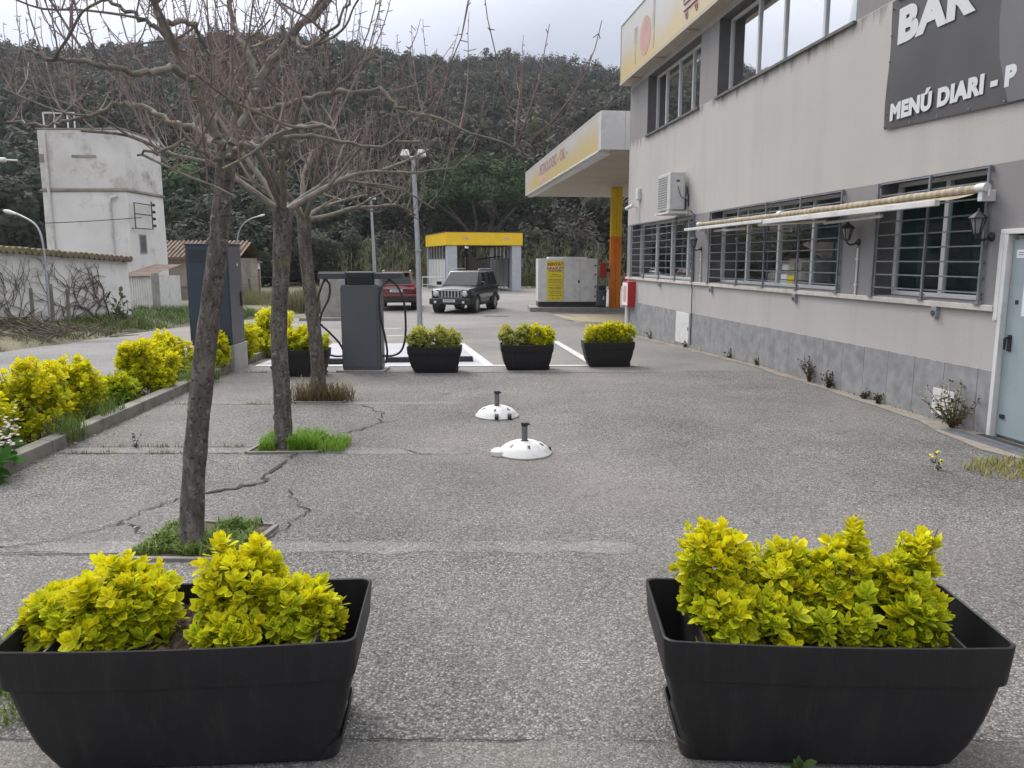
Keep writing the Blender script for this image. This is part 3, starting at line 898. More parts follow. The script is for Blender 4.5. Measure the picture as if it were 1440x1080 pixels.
# roof sign: long box on brackets along the parapet
sg = bpy.data.objects.new('roof_sign', None); COL.objects.link(sg); sg.location = (BX, BY, 0); sg.rotation_euler = (0, 0, BROT)
tag(sg, 'faded yellow and white roof sign with cutlery emblem above the bar', 'sign')
b = MB(); b.box(-4, 14.22, .03, .27, 6.42, 7.82); b.build('sign_panel', M['sign_face'], sg)
b = MB(); b.box(-4, 14.24, -.02, .29, 6.34, 6.419); b.box(-4, 14.24, -.02, .285, 7.821, 7.85); b.box(14.221, 14.24, .02, .285, 6.42, 7.82)
for x in (13.2, 11.2, 9.0, 6.6): b.box(x - .04, x + .04, .0, .25, 6.30, 6.339)
b.build('sign_frame', M['soffit'], sg)
b = MB()


def disc(cx, cz, r0, r1, rx, y0, y1, n=32):
    """flat ring (or disc) on the sign"""
    vs = []
    for i in range(n):
        a = 2 * math.pi * i / n
        for r in (r0, r1): vs += [(cx + rx * r * math.cos(a), y0, cz + r * math.sin(a)), (cx + rx * r * math.cos(a), y1, cz + r * math.sin(a))]
    fs = []
    for i in range(n):
        p = 4 * i; q = 4 * ((i + 1) % n)
        fs += [(p + 1, p + 3, q + 3, q + 1), (p + 2, q + 2, q + 3, p + 3)]
    b.add(vs, fs)


disc(11.95, 7.0, .001, .34, 1., .27, .275); disc(11.95, 7.0, .40, .44, 1., .27, .275)
b.build('plate_emblem', M['sign_red'], sg)
b = MB(); disc(11.95, 7.0, .345, .395, 1., .27, .274); b.build('plate_rim', M['sign_pink'], sg)
b = MB()
b.box(12.76, 12.84, .27, .275, 6.56, 7.05)
b.add([(12.68, .275, 7.05), (12.92, .275, 7.05), (12.95, .275, 7.42), (12.65, .275, 7.42)], [(0, 1, 2, 3)])
b.build('fork_emblem', M['sign_brown'], sg); b = MB(); b.box(11.22, 11.30, .27, .275, 6.56, 7.0); b.add([(11.2, .275, 7.0), (11.38, .275, 7.0), (11.36, .275, 7.6), (11.2, .275, 7.72)], [(0, 1, 2, 3)])
b.build('knife_emblem', M['sign_brown'], sg)
b = MB()      # shopping trolley drawn in line
for p, q in (((9.15, 6.72), (8.3, 6.72)), ((8.3, 6.72), (8.15, 7.25)), ((9.2, 7.25), (8.1, 7.25)), ((9.15, 6.85), (8.25, 6.85)), ((8.1, 7.25), (7.9, 7.4)), ((9.2, 7.25), (9.15, 6.85))):
    b.tube([(p[0], .275, p[1]), (q[0], .275, q[1])], .022, 6)
disc(8.98, 6.6, .04, .075, 1., .27, .285, 12); disc(8.42, 6.6, .04, .075, 1., .27, .285, 12)
b.build('trolley_emblem', M['sign_text'], sg)


def on_wall(name, label, cat, s, n, z, group=None):
    return thing(name, label, cat, wl(s, n, z), BROT, group)


# banner
t = on_wall('banner', 'dark grey banner with white lettering laced to the upper wall', 'banner', 0, .012, 0)
b = MB(); vs = []; nx, nz = 36, 12
for i in range(nx + 1):
    for j in range(nz + 1):
        s_ = 2.19 - 4.2 * i / nx; z0 = 3.32 - .036 * (2.19 - s_); z1 = 4.79
        q = j / nz
        sag = .004 * math.sin(s_ * 7 + q * 3) * q * (1 - q) * 3 + .004 * math.sin(s_ * 3 + 5 * q)
        vs.append((s_ + (.012 * math.sin(q * 8) if i == 0 else 0), .014 + sag, z0 + (z1 - z0) * q))
b.add(vs, [(i * (nz + 1) + j, (i + 1) * (nz + 1) + j, (i + 1) * (nz + 1) + j + 1, i * (nz + 1) + j + 1) for i in range(nx) for j in range(nz)])
b.build('cloth', M['banner'], t, smooth=True)
b = MB()
pts = [(.26, 4.785), (.33, 4.4), (.34, 4.05), (.29, 3.7), (.2, 3.45), (.12, 3.25), (-2.0, 3.19), (-2.0, 4.785)]
b.add([(x, .0235, z) for x, z in pts], [tuple(range(8))]); b.build('printed_swoosh', M['banner2'], t)
TM = lambda s_, z, n=.026: Matrix.Translation((s_, n, z)) @ Matrix.Rotation(math.pi, 4, 'Z') @ Matrix.Rotation(math.pi / 2, 4, 'X')
text('BAR', .50, TM(2.03, 4.285), M['letter'], t, off=.030, sx=1.30, space=1.10)
text('MENÚ DIARI - P', .245, TM(2.07, 3.415), M['letter'], t, off=.0165, sx=1.09, space=1.09)
for x, z in [(2.17 - k * .5, 3.345 - k * .018) for k in range(5)] + [(2.165, 3.5 + k * .3) for k in range(5)]:
    b = MB(); b.tube([(x, .01, z), (x, .032, z)], .008, 8); b.build('eyelet', M['chrome'], t)

# air conditioner
t = on_wall('air_conditioner', 'white outdoor air conditioner unit bracketed on the wall above the far window', 'air conditioner', 9.25, 0, 2.78)
b = MB(); b.box(0, .86, .09, .42, .03, .80); b.build('casing', M['ac_white'], t, bevel=.02)
b = MB()
for k in range(13): b.box(.20, .82, .421, .428, .08 + k * .052, .105 + k * .052)
b.build('fan_grille', M['ac_grey'], t)
b = MB(); b.box(-.002, -.0005, .14, .36, .1, .74); b.box(-.004, -.002, .19, .31, .50, .70); b.build('service_panel', M['canopy_white'], t)
b = MB(); b.box(-.0055, -.004, .21, .29, .60, .64); b.build('panel_plate', M['ink'], t)
b = MB(); b.tube([(-.01, .25, .5), (-.05, .24, .42), (-.05, .2, .3), (-.02, .1, .24), (0, .03, .22)], .008, 6); b.tube([(.02, .05, .5), (-.03, .03, .3), (.0, .01, .1)], .014, 6); b.build('cable', M['black'], t)
b = MB()
for x in (.1, .74): b.box(x - .02, x + .02, 0, .46, -.01, .028); b.box(x - .02, x + .02, 0, .02, -.1, .35); b.tube([(x, .01, .34), (x, .09, .2)], .012, 6)
b.box(-.06, .92, .03, .46, -.05, -.012); b.build('bracket', M['white'], t)

# awning
t = on_wall('awning', 'half-rolled striped awning with white arms above the two near windows', 'awning', 0, 0, 0)
b = MB(); b.tube([(.30, .13, 2.455)] + [(.3 + 7.85 * i / 30, .13, 2.455 - .014 * math.sin(i / 30 * 3.1)) for i in range(1, 31)], [.043 + .004 * math.sin(i * 1.7) + .003 * math.sin(i * .6) for i in range(31)], 14)
b.build('cloth_roll', M['awning'], t, smooth=True)
b = MB(); vs = []; m = 60
for i in range(m + 1):
    x = .30 + 7.8 * i / m
    e = .22 * max(0, 1 - i / 6)
    for j in range(5):
        q = j / 4; vs.append((x + e * q, .15 + .22 * q, 2.41 - .055 * q - .02 * q * (1 - q) * (2 + math.sin(x * 5))))
b.add(vs, [(i * 5 + j, i * 5 + 5 + j, i * 5 + 6 + j, i * 5 + 1 + j) for i in range(m) for j in range(4)]); b.build('cloth', M['awning'], t, smooth=True)
b = MB(); b.box(.52, 4.62, .37, .43, 2.30, 2.365); b.box(4.66, 8.25, .38, .43, 2.325, 2.375); b.build('front_bar', M['white'], t, bevel=.008)
for pts in (((7.4, .12, 2.30), (6.3, .36, 2.28)), ((5.9, .14, 2.29), (6.3, .36, 2.27)), ((3.2, .14, 2.28), (4.9, .36, 2.30)), ((3.3, .12, 2.26), (1.6, .34, 2.26))):
    b = MB(); b.tube(pts, .022, 8); b.build('arm', M['white'], t, smooth=True)
for x in (.22, 4.65, 8.2):
    b = MB(); b.box(x - .012, x + .05, .0, .15, 2.33, 2.44); b.tube([(x - .05, .13, 2.46), (x + .08, .13, 2.46)], .045, 14); b.tube([(x - .07, .12, 2.44), (x - .07, .12, 2.37)], .012, 6); b.build('bracket', M['white'], t, bevel=.004)

# wall lanterns
lan = on_wall('wall_lantern', 'black wall lantern beside the steel door', 'lantern', .21, 0, 1.98, 'black lanterns along the bar wall')
b = MB(); b.lathe([(.0, .0), (.062, .0), (.062, .012), (.045, .022), (.03, .05), (.018, .055)], 16, (0, 0, 0), 'y')
b.tube([(0, .04, 0), (0, .10, -.035), (0, .17, -.04), (0, .22, -.005), (0, .22, .03)], [.016, .016, .015, .014, .016], 8); b.build('arm', M['iron'], lan, smooth=True)
b = MB(); b.lathe([(.045, .03), (.045, .045), (.0, .045)], 6, (0, .22, 0)); b.lathe([(.112, .232), (.116, .245), (.055, .30), (.02, .325), (.012, .36), (.0, .375)], 6, (0, .22, 0)); b.lathe([(0, .232), (.112, .232)], 6, (0, .22, 0))
for k in range(6):
    a = k * math.pi / 3; b.tube([(.045 * math.cos(a), .22 + .045 * math.sin(a), .04), (.092 * math.cos(a), .22 + .092 * math.sin(a), .235)], .007, 4)
b.build('cage', M['iron'], lan)
b = MB(); b.lathe([(.040, .046), (.087, .231)], 6, (0, .22, 0)); b.build('glass', M['lampglass'], lan)
lan.scale = (.76,) * 3
dup(lan, wl(2.62, 0, 1.98), BROT, 'black wall lantern between the two near windows')
dup(lan, wl(8.40, 0, 1.98), BROT, 'black wall lantern beside the far window')
for s_, lb in ((2.60, 'white conduit running down below the middle lantern'), (8.36, 'white conduit running down below the far lantern')):
    b = MB(); b.tube([(0, .016, 0), (0, .016, .60)], .014, 8)
    for z in (.12, .45): b.box(-.022, .022, 0, .033, z, z + .02)
    o = b.build('conduit', M['white'], bevel=0); o.location = wl(s_, 0, 1.306); o.rotation_euler = (0, 0, BROT); tag(o, lb, 'conduit', 'white conduits on the bar wall')
# black cable
b = MB(); b.tube([(0, .03, 1.3), (.0, .06, 1.24), (0, .036, 1.15), (.01, .036, .6), (0, .036, -.02)], .010, 6)
b.tube([(0, .02, 1.3), (.02, .03, 2.2), (.06, .03, 2.68), (.3, .03, 2.78)], .009, 6)
o = b.build('cable', M['black'], smooth=True); o.location = wl(8.76, 0, 0); o.rotation_euler = (0, 0, BROT); tag(o, 'black cable hanging down the wall beside the far window', 'cable')
# sockets under the sill band
sk = None
for s_, lb in ((.95, 'small grey socket box under the sill nearest the door'), (4.25, 'small grey socket box under the middle window'), (7.72, 'small grey socket box under the far end of the middle window'), (11.05, 'small grey socket box under the far window')):
    if sk is None:
        sk = on_wall('wall_socket', lb, 'socket', s_, 0, 1.13, 'grey sockets under the sill band')
        b = MB(); b.box(-.045, .045, 0, .05, 0, .115); b.build('box', M['steel'], sk, bevel=.006)
        b = MB(); b.lathe([(0, .058), (.03, .058), (.032, .05)], 14, (0, 0, .045), 'y'); b.build('cover', M['bin'], sk)
    else: dup(sk, wl(s_, 0, 1.13), BROT, lb)
# hatch panels on the plinth
t = on_wall('meter_hatch', 'tall white meter hatch set in the stone plinth', 'hatch', 8.9, .023, -.03)
b = MB(); b.box(0, .85, 0, .012, 0, .67); b.build('panel', M['white'], t, bevel=.003); b = MB(); b.box(.03, .06, .012, .02, .3, .37); b.build('lock', M['black'], t)
t = on_wall('vent_cover', 'small white vent cover low on the plinth near the door', 'vent cover', .50, .023, .07)
b = MB(); b.box(0, .36, 0, .012, 0, .285); b.build('frame', M['white'], t, bevel=.003)
b = MB()
for k in range(4): b.box(.04, .17, .0125, .0145, .05 + k * .05, .062 + k * .05); b.box(.19, .32, .0125, .0145, .05 + k * .05, .062 + k * .05)
b.build('slats', M['steel'], t)
# security camera and detector
t = on_wall('security_camera', 'white security camera pointing along the forecourt at the corner of the bar', 'camera', 13.3, 0, 3.12)
b = MB(); b.tube([(0, 0, 0), (0, .08, .02), (.0, .12, .0)], .02, 8); b.build('arm', M['white'], t)
b = MB(); b.tube([(-.1, .13, .04), (.16, .24, -.03)], .045, 12); b.build('body', M['white'], t, smooth=True)
b = MB(); b.tube([(.155, .238, -.029), (.175, .246, -.034)], .04, 12); b.build('lens', M['black'], t)
t = on_wall('alarm_detector', 'white alarm detector box fixed above the security camera', 'detector', 13.0, 0, 3.28)
b = MB(); b.box(-.09, .09, 0, .10, 0, .30); b.build('casing', M['white'], t, bevel=.03); b = MB(); b.tube([(0, .02, 0), (0, .02, -.52)], .011, 6); b.build('conduit', M['white'], t)
# hose cabinet and gas riser at the corner
t = on_wall('fire_hose_cabinet', 'red fire hose cabinet with white front on the corner of the bar', 'cabinet', 13.2, 0, .53)
b = MB(); b.box(0, .56, .001, .21, 0, .66); b.build('casing', M['red'], t, bevel=.012)
b = MB(); b.box(.03, .53, .211, .22, .03, .63); b.build('front_panel', M['paper'], t)
b = MB(); b.box(.13, .43, .221, .224, .12, .54); b.build('instruction_sheet', M['sign_pink'], t)
b = MB(); b.tube([(0, .06, -.25), (0, .06, .52)], .05, 10); b.tube([(.18, .06, -.25), (.18, .06, .5)], .03, 8); o = b.build('riser_pipe', M['white'], smooth=True); o.location = wl(13.75, 0, 0); o.rotation_euler = (0, 0, BROT); tag(o, 'white riser pipes below the red hose cabinet', 'pipe')
# drain grate by the door
b = MB(); b.box(-1.3, .28, 0, .13, 0, .003, 1)
for k in range(46): b.box(-1.29 + k * .034, -1.29 + k * .034 + .016, .0, .13, .003, .014)
b.box(-1.3, .28, -.012, 0, 0, .016); b.box(-1.3, .28, .13, .142, 0, .016)
o = b.build('drain_grate', [M['grille'], M['black']]); o.location = wl(0, .18, .006); o.rotation_euler = (0, 0, BROT); tag(o, 'narrow metal drain grate in front of the steel door', 'drain grate')


# ------------------------------------------------------------------ filling station canopy
t = thing('station_canopy', 'white and yellow filling station canopy on an orange and yellow column', 'canopy', (2.60, 22.9, 5.85), BROT)
# local: x along the bar's direction (away), y towards the lot, z up; top at 0
LN = 15.9
b = MB(); b.box(0, LN, -14, -.03, -1.0, -.03); b.box(.02, LN - .02, -13.9, -.25, -1.06, -1.001); b.build('soffit', M['soffit'], t)
b = MB(); b.box(.28, LN, -.029, .09, -.98, .03); b.build('fascia', M['canopy_face'], t)
b = MB(); b.box(-.04, .27, -.6, .10, -1.01, .05); b.box(-.05, -.001, -14, -.601, -1.01, .05); b.build('end_panel', M['canopy_white'], t, bevel=.01)
b = MB(); b.box(.28, LN + .02, -.02, .10, -1.03, -.985); b.box(.28, LN + .02, -.02, .10, .032, .06); b.box(LN + .001, LN + .02, -.02, .1, -1, .03); b.box(.3, LN, -.25, -.03, -1.10, -1.002); b.build('trim', M['alu'], t)
TC = lambda x, z, n=.095: Matrix.Translation((x, n, z)) @ Matrix.Rotation(math.pi, 4, 'Z') @ Matrix.Rotation(math.pi / 2, 4, 'X')
text('PETROLOGIC - OIL -', .54, TC(11.4, -.54), M['sign_text'], t, off=.02, sx=1.22)
b = MB(); b.box(9.9, 11.3, .0905, .094, -.93, -.62); b.build('red_print', M['sign_pink'], t)
for x, y in ((4, -4), (9, -3), (9, -8)):
    b = MB(); b.box(x - .5, x + .5, y - .15, y + .15, -1.085, -1.061); b.build('light_fitting', M['soffit'], t)
# column (stands on the island; local coordinates from its foot)
M4 = t.matrix_basis.inverted()
b = MB()
cx, cy, cz = 4.42, 33.9, -.4
col_parts = (('column', M['orange'], -.4, 2.75, .19), ('column', M['col_yellow'], 2.75, 4.84, .19))
rot = Matrix.Rotation(-BROT, 4, 'Z')
for nm, mt, z0, z1, r in col_parts:
    b = MB()
    for (x0, x1) in ((-.23, -.012), (.012, .23)): b.box(x0, x1, -r, r, z0 + .001, z1)
    b.box(-.0121, .0121, -r + .03, r - .03, z0 + .001, z1)
    mbw = [rot @ (Vector(p) + Vector((cx, cy, 0)) - Vector((2.60, 22.9, 5.85))) for p in b.v]; b.v = [tuple(p) for p in mbw]
    b.build(nm, mt, t, bevel=.012)
# island with kerb
b = MB(); b.box(3.6, 6.5, 33.2, 34.9, -.42, -.27); o = struct(b.build('pump_island', M['concrete'], bevel=.03))
t = thing('extinguisher_box', 'red extinguisher box hung on the side of the orange column', 'extinguisher box', (4.02, 33.75, 1.0))
b = MB(); b.box(-.26, .0, -.16, .16, 0, .66); b.build('casing', M['red'], t, bevel=.06, segs=3); b = MB(); b.box(-.2, -.06, -.168, -.161, .2, .5); b.build('door_panel', M['red'], t, bevel=.004); b = MB(); b.box(0, .171, -.03, .03, .25, .4); b.build('bracket', M['black'], t)
t = thing('fuel_pump', 'red and white fuel pump half hidden behind the orange column', 'fuel pump', (5.25, 34.3, -.27))
b = MB(); b.box(-.35, .35, -.25, .25, 0, .75); b.build('body', M['white'], t, bevel=.02); b = MB(); b.box(-.36, .36, -.26, .26, .75, 1.45); b.build('head', M['red'], t, bevel=.03)
b = MB(); b.box(-.25, .25, -.268, -.261, .95, 1.25); b.build('display', M['screen'], t); b = MB(); b.tube([(-.3, -.28, .7), (-.38, -.35, .4), (-.33, -.32, .15), (-.3, -.27, .5)], .02, 6); b.build('hose', M['black'], t)
t = thing('litter_bin', 'dark grey litter bin with a paper emblem beside the orange column', 'bin', (3.80, 33.45, -.27))
b = MB(); b.lathe([(.0, .0), (.19, .0), (.20, .12), (.205, .13)], 20); b.build('base', M['black'], t, smooth=True)
b = MB(); b.lathe([(.205, .13), (.215, .66), (.235, .70), (.235, .74), (.205, .76)], 20); b.build('body', M['bin'], t, smooth=True)
b = MB(); b.lathe([(.20, .74), (.20, .94), (.225, .95), (.225, .985), (.19, 1.0), (.0, 1.0)], 20); b.build('hood', M['bin'], t, smooth=True)
b = MB(); b.add([(-.13, -.203, .78), (.13, -.203, .78), (.13, -.203, .92), (-.13, -.203, .92)], [(0, 1, 2, 3)]); b.build('slot', M['black'], t)
b = MB(); b.add([(.03, -.222, .38), (.09, -.222, .36), (.1, -.222, .5), (.06, -.222, .53)], [(0, 1, 2, 3)]); b.build('emblem', M['paper'], t)

# ------------------------------------------------------------------ white equipment cabinet with the yellow poster
t = thing('equipment_cabinet', 'large white steel cabinet with a yellow price poster on a concrete base', 'cabinet', (2.28, 34.2, -.4), R(2))
b = MB(); b.box(-1.55, 1.75, -1.0, 1.0, -.05, .18); b.build('base_slab', M['concrete'], t, bevel=.02)
b = MB(); b.box(-1.18, 1.30, -.68, .7, .181, .40); b.build('skid', M['black'], t)
b = MB(); b.box(-1.2, 1.32, -.70, .72, .401, 2.22); b.box(-.75, .9, -.5, .5, 2.221, 2.29); cab = b.build('casing', M['white'], t, bevel=.015)
b = MB(); b.box(.58, .586, -.706, -.70, .42, 2.2); b.box(-.12, -.115, -.704, -.70, .42, 2.2)
for z in (.6, 1.0, 1.52, 1.9): b.box(1.20, 1.27, -.72, -.701, z, z + .06)
b.box(.50, .56, -.72, -.701, 1.2, 1.32); b.build('hinges', M['rubber'], t)
b = MB(); b.box(-.82, -.13, -.712, -.701, .46, 2.12); po = b.build('poster', M['poster'], t)
TP = lambda x, z: Matrix.Translation((x, -.7135, z)) @ Matrix.Rotation(math.pi / 2, 4, 'X')
b = MB(); b.box(-.78, -.17, -.714, -.7121, 1.76, 1.88); b.build('poster_band', M['paper'], t)
text('RENTAT', .17, TP(-.475, 1.93), M['red'], t, off=.007, align='CENTER')
text('GRADLEY', .15, TP(-.475, 1.765), M['red'], t, off=.007, align='CENTER').location.y = -.716
b = MB()
for z, k in ((1.70, .56), (1.68, .5), (1.54, .3), (1.47, .42), (1.33, .5), (1.27, .58), (1.20, .56), (1.10, .5), (1.0, .56), (.94, .4), (.84, .5), (.76, .44), (.65, .52), (.52, .34)):
    x = -.475 - k / 2
    while x < -.475 + k / 2:
        wq = rnd.uniform(.02, .07); b.box(x, min(x + wq, -.17), -.7145, -.7121, z, z + rnd.uniform(.018, .03)); x += wq + .015
b.build('poster_print', M['ink'], t)

# ------------------------------------------------------------------ car wash bay
t = thing('car_wash_bay', 'open car wash bay with yellow roof fascia and grey square columns', 'car wash', (-2.0, 55.3, -.4), R(16))
Wd, Dp, Hh = 2.6, 7.5, 3.15
for x in (-Wd + .33, Wd - .28):
    b = MB(); b.box(x - .34, x + .34, -.34, .34, 0, Hh); b.build('column', M['post_grey'], t, bevel=.03)
for x in (-Wd + .05, Wd - .05):
    b = MB(); b.box(x - .1, x + .1, Dp - .1, Dp + .1, 0, Hh); b.build('column', M['post_grey'], t)
b = MB(); b.box(-Wd - .12, Wd + .14, -.42, Dp + .2, Hh + .02, Hh + .90); b.build('roof_fascia', M['yellow'], t, bevel=.03)
b = MB(); b.box(-Wd - .14, Wd + .16, -.44, Dp + .22, Hh + .905, Hh + .96); b.box(-Wd, Wd, -.3, Dp, Hh, Hh + .018); b.build('roof_trim', M['rubber'], t)
b = MB()
for x0 in (-1.55, 1.35):
    b.box(x0, x0 + .45, -.426, -.421, Hh + .42, Hh + .52)
b.build('fascia_print', M['sign_pink'], t)
for x in (-Wd + .03, Wd - .03):
    b = MB()
    for k in range(6):
        y0 = .5 + k * (Dp - .8) / 6; b.box(x - .03, x + .03, y0 + .01, y0 + (Dp - .8) / 6 - .01, .25, 2.2)
    b.build('side_panel', M['canopy_white'], t)
    b = MB()
    for k in range(7): y0 = .5 + k * (Dp - .8) / 6; b.box(x - .045, x + .045, y0 - .03, y0 + .03, .05, Hh)
    b.box(x - .04, x + .04, .5, Dp - .1, 2.2, 2.26); b.build('side_frame', M['steel'], t)
b = MB(); b.box(.35, Wd - .2, Dp - .2, Dp - .1, .1, 2.4); b.build('rear_panel', M['stained'], t)
b = MB(); b.box(.4, .48, Dp - .3, Dp - .21, 0, Hh); b.box(.9, .98, Dp - .3, Dp - .21, 2.4, Hh); b.tube([(.3, 3, 2.2), (1.6, 3, 2.4), (2.1, 3, 2.4)], .05, 6); b.tube([(2.15, 1, 3.1), (2.15, 1, 1), (2.1, .95, .2)], .05, 6); b.build('wash_pipes', M['rubber'], t)
b = MB(); b.tube([(-1.4, -.42, Hh - .12), (-1.2, -.55, Hh - .15)], .07, 8); b.build('camera', M['paper'], t)
t = thing('hand_rail', 'thin white hand rail in front of the car wash side', 'railing', (-5.4, 54.6, -.4))
b = MB(); b.tube([(-.8, 0, 0), (-.8, 0, 1.0), (.75, 0, 1.0), (.75, 0, 0)], .03, 6); b.tube([(-.8, 0, .5), (.75, 0, .5)], .02, 6); b.build('rail', M['white'], t)

# ------------------------------------------------------------------ cars
def wheel(parent, x, y, r, wd, side, spokes=7):
    b = MB(); p = [(r * .62, -wd / 2), (r * .93, -wd / 2), (r, -wd / 2 + .03), (r, wd / 2 - .03), (r * .93, wd / 2), (r * .62, wd / 2)]
    b.lathe(p, 28, (x, y, r), 'y'); wo = b.build('wheel', M['rubber'], parent, smooth=True)
    b = MB(); yo = y + side * (wd / 2 - .03)
    b.lathe([(r * .62, yo + side * .02), (r * .56, yo + side * .02), (r * .54, yo - side * .05), (0, yo - side * .05)], 28, (x, 0, r), 'y')
    for k in range(spokes):
        a = k * 2 * math.pi / spokes; c, s_ = math.cos(a), math.sin(a)
        b.tube([(x + c * r * .1, yo, r + s_ * r * .1), (x + c * r * .57, yo + side * .01, r + s_ * r * .57)], [r * .09, r * .07], 5)
    b.lathe([(r * .16, yo + side * .02), (0, yo + side * .025)], 12, (x, 0, r), 'y'); b.build('rim', M['rim'], wo, smooth=True)


def loft(secs, n=None):
    """body shell: sections of equal point count, mirrored across y; section = (x, [(y, z)...] from the sill up to the middle)"""
    b = MB(); rings = []
    for x, pts in secs:
        ring = [(x, y, z) for y, z in pts] + [(x, -y, z) for y, z in reversed(pts)]
        rings.append(ring)
    k = len(rings[0]); vs = [p for r in rings for p in r]; fs = []
    for i in range(len(rings) - 1):
        for j in range(k):
            fs.append((i * k + j, i * k + (j + 1) % k, (i + 1) * k + (j + 1) % k, (i + 1) * k + j))
    fs += [tuple(range(k)), tuple(range(len(vs) - k, len(vs)))]
    b.add(vs, fs); return b


def glasshouse(car, pts_low, pts_high, paint, off=.006):
    """cabin between belt corners and roof corners (front-left, front-right, rear-right, rear-left); returns corner lists"""
    b = MB(); b.add(pts_low + pts_high, [(0, 1, 5, 4), (1, 2, 6, 5), (2, 3, 7, 6), (3, 0, 4, 7), (4, 5, 6, 7), (3, 2, 1, 0)])
    return b.build('cabin', paint, car, bevel=.06, segs=3, smooth=True)


def pane_on(car, A, B, C, D, m=(.06, .06, .08, .08), name='car_window', mt=None, out=.012):
    """window pane inset in the quad A B (low) C D (high: C above B, D above A)"""
    A, B, C, D = map(Vector, (A, B, C, D))
    def bil(u, v): return (A * (1 - u) + B * u) * (1 - v) + (D * (1 - u) + C * u) * v
    q = [bil(m[0], m[2]), bil(1 - m[1], m[2]), bil(1 - m[1], 1 - m[3]), bil(m[0], 1 - m[3])]
    nn = (q[1] - q[0]).cross(q[3] - q[0]).normalized() * out
    b = MB(); b.add([p + nn for p in q] + [p - nn * .5 for p in q], [(0, 1, 2, 3), (0, 4, 5, 1), (1, 5, 6, 2), (2, 6, 7, 3), (3, 7, 4, 0)])
    o = b.build(name, mt or M['car_glass'], car); return o


# dark off-roader with slotted grille
J = thing('off_road_car', 'black boxy off-road car with chrome slotted grille and round headlamps', 'car', (-1.98, 34.0, -.4), R(-105))
def js(x, w, zb, zt, crown=.02): return (x, [(w * .80, zb), (w * .97, zb + .08), (w, zb + .28), (w, zt - .16), (w * .955, zt - .03), (w * .70, zt), (w * .3, zt + crown)])
b = loft([js(2.08, .78, .50, .96), js(1.95, .84, .42, 1.02), js(1.5, .875, .36, 1.06), js(.85, .885, .34, 1.09), js(.6, .89, .33, 1.10), js(-.5, .89, .33, 1.10), js(-1.6, .885, .36, 1.10), js(-2.05, .86, .42, 1.08), js(-2.13, .80, .5, 1.0)])
b.build('body', M['jeep'], J, smooth=True)
lo = [(.92, .80, 1.08), (.92, -.80, 1.08), (-2.08, -.80, 1.08), (-2.08, .80, 1.08)]; hi = [(.20, .66, 1.70), (.20, -.66, 1.70), (-1.88, -.66, 1.70), (-1.88, .66, 1.70)]
glasshouse(J, lo, hi, M['jeep'])
pane_on(J, lo[1], lo[0], hi[0], hi[1], (.05, .05, .06, .10), 'windscreen')
pane_on(J, lo[3], lo[2], hi[2], hi[3], (.1, .1, .1, .16), 'rear_window')
for sd_, (a, c, e, f) in ((1, (lo[0], lo[3], hi[3], hi[0])), (-1, (lo[2], lo[1], hi[1], hi[2]))):
    A, Bq, Cq, Dq = map(Vector, (a, c, e, f))
    for (u0, u1) in (((.10, .40), (.43, .69), (.72, .95)) if sd_ == 1 else ((.05, .28), (.31, .57), (.60, .90))):
        pane_on(J, A.lerp(Bq, u0), A.lerp(Bq, u1), Dq.lerp(Cq, max(.02, u0 - (.06 if sd_ == 1 and u0 < .2 else 0))), Dq.lerp(Cq, u1), (.03, .03, .10, .14))
b = MB(); b.box(2.02, 2.10, -.50, .50, .64, .95); g = b.build('grille', M['chrome'], J, bevel=.015)
b = MB()
for k in range(7): y = -.42 + k * .14; b.box(2.095, 2.108, y - .042, y + .042, .67, .92)
b.build('grille_slots', M['black'], g)
for y in (-.62, .62):
    b = MB(); b.lathe([(.12, 1.99), (.125, 2.09), (.105, 2.105), (.10, 2.09)], 18, (0, y, .80), 'x'); h = b.build('headlight', M['chrome'], J, smooth=True)
    b = MB(); b.lathe([(.10, 2.09), (.06, 2.115), (0, 2.12)], 18, (0, y, .80), 'x'); b.build('lens', M['headlamp'], h, smooth=True)
    b = MB(); b.box(1.96, 2.04, y + math.copysign(.13, y) - .05, y + math.copysign(.13, y) + .05, .66, .82); b.build('indicator', M['amber'], J)
b = MB(); b.box(2.0, 2.22, -.86, .86, .36, .62); b.box(1.75, 2.0, -.885, .885, .38, .6); b.build('bumper', M['black'], J, bevel=.05, segs=3)
b = MB(); b.box(2.221, 2.232, -.26, .26, .47, .58); b.build('number_plate', M['plate'], J)
b = MB()
for k in range(7): b.box(2.2325, 2.234, -.20 + k * .058, -.165 + k * .058, .495, .555)
b.build('plate_print', M['ink'], J)
for y in (-.6, .6):
    b = MB(); b.lathe([(.06, 2.221), (.05, 2.235), (0, 2.236)], 12, (0, y, .47), 'x'); b.build('fog_lamp', M['headlamp'], J)
b = MB(); b.box(-2.28, -2.05, -.86, .86, .36, .6); b.build('rear_bumper', M['rubber'], J, bevel=.04)
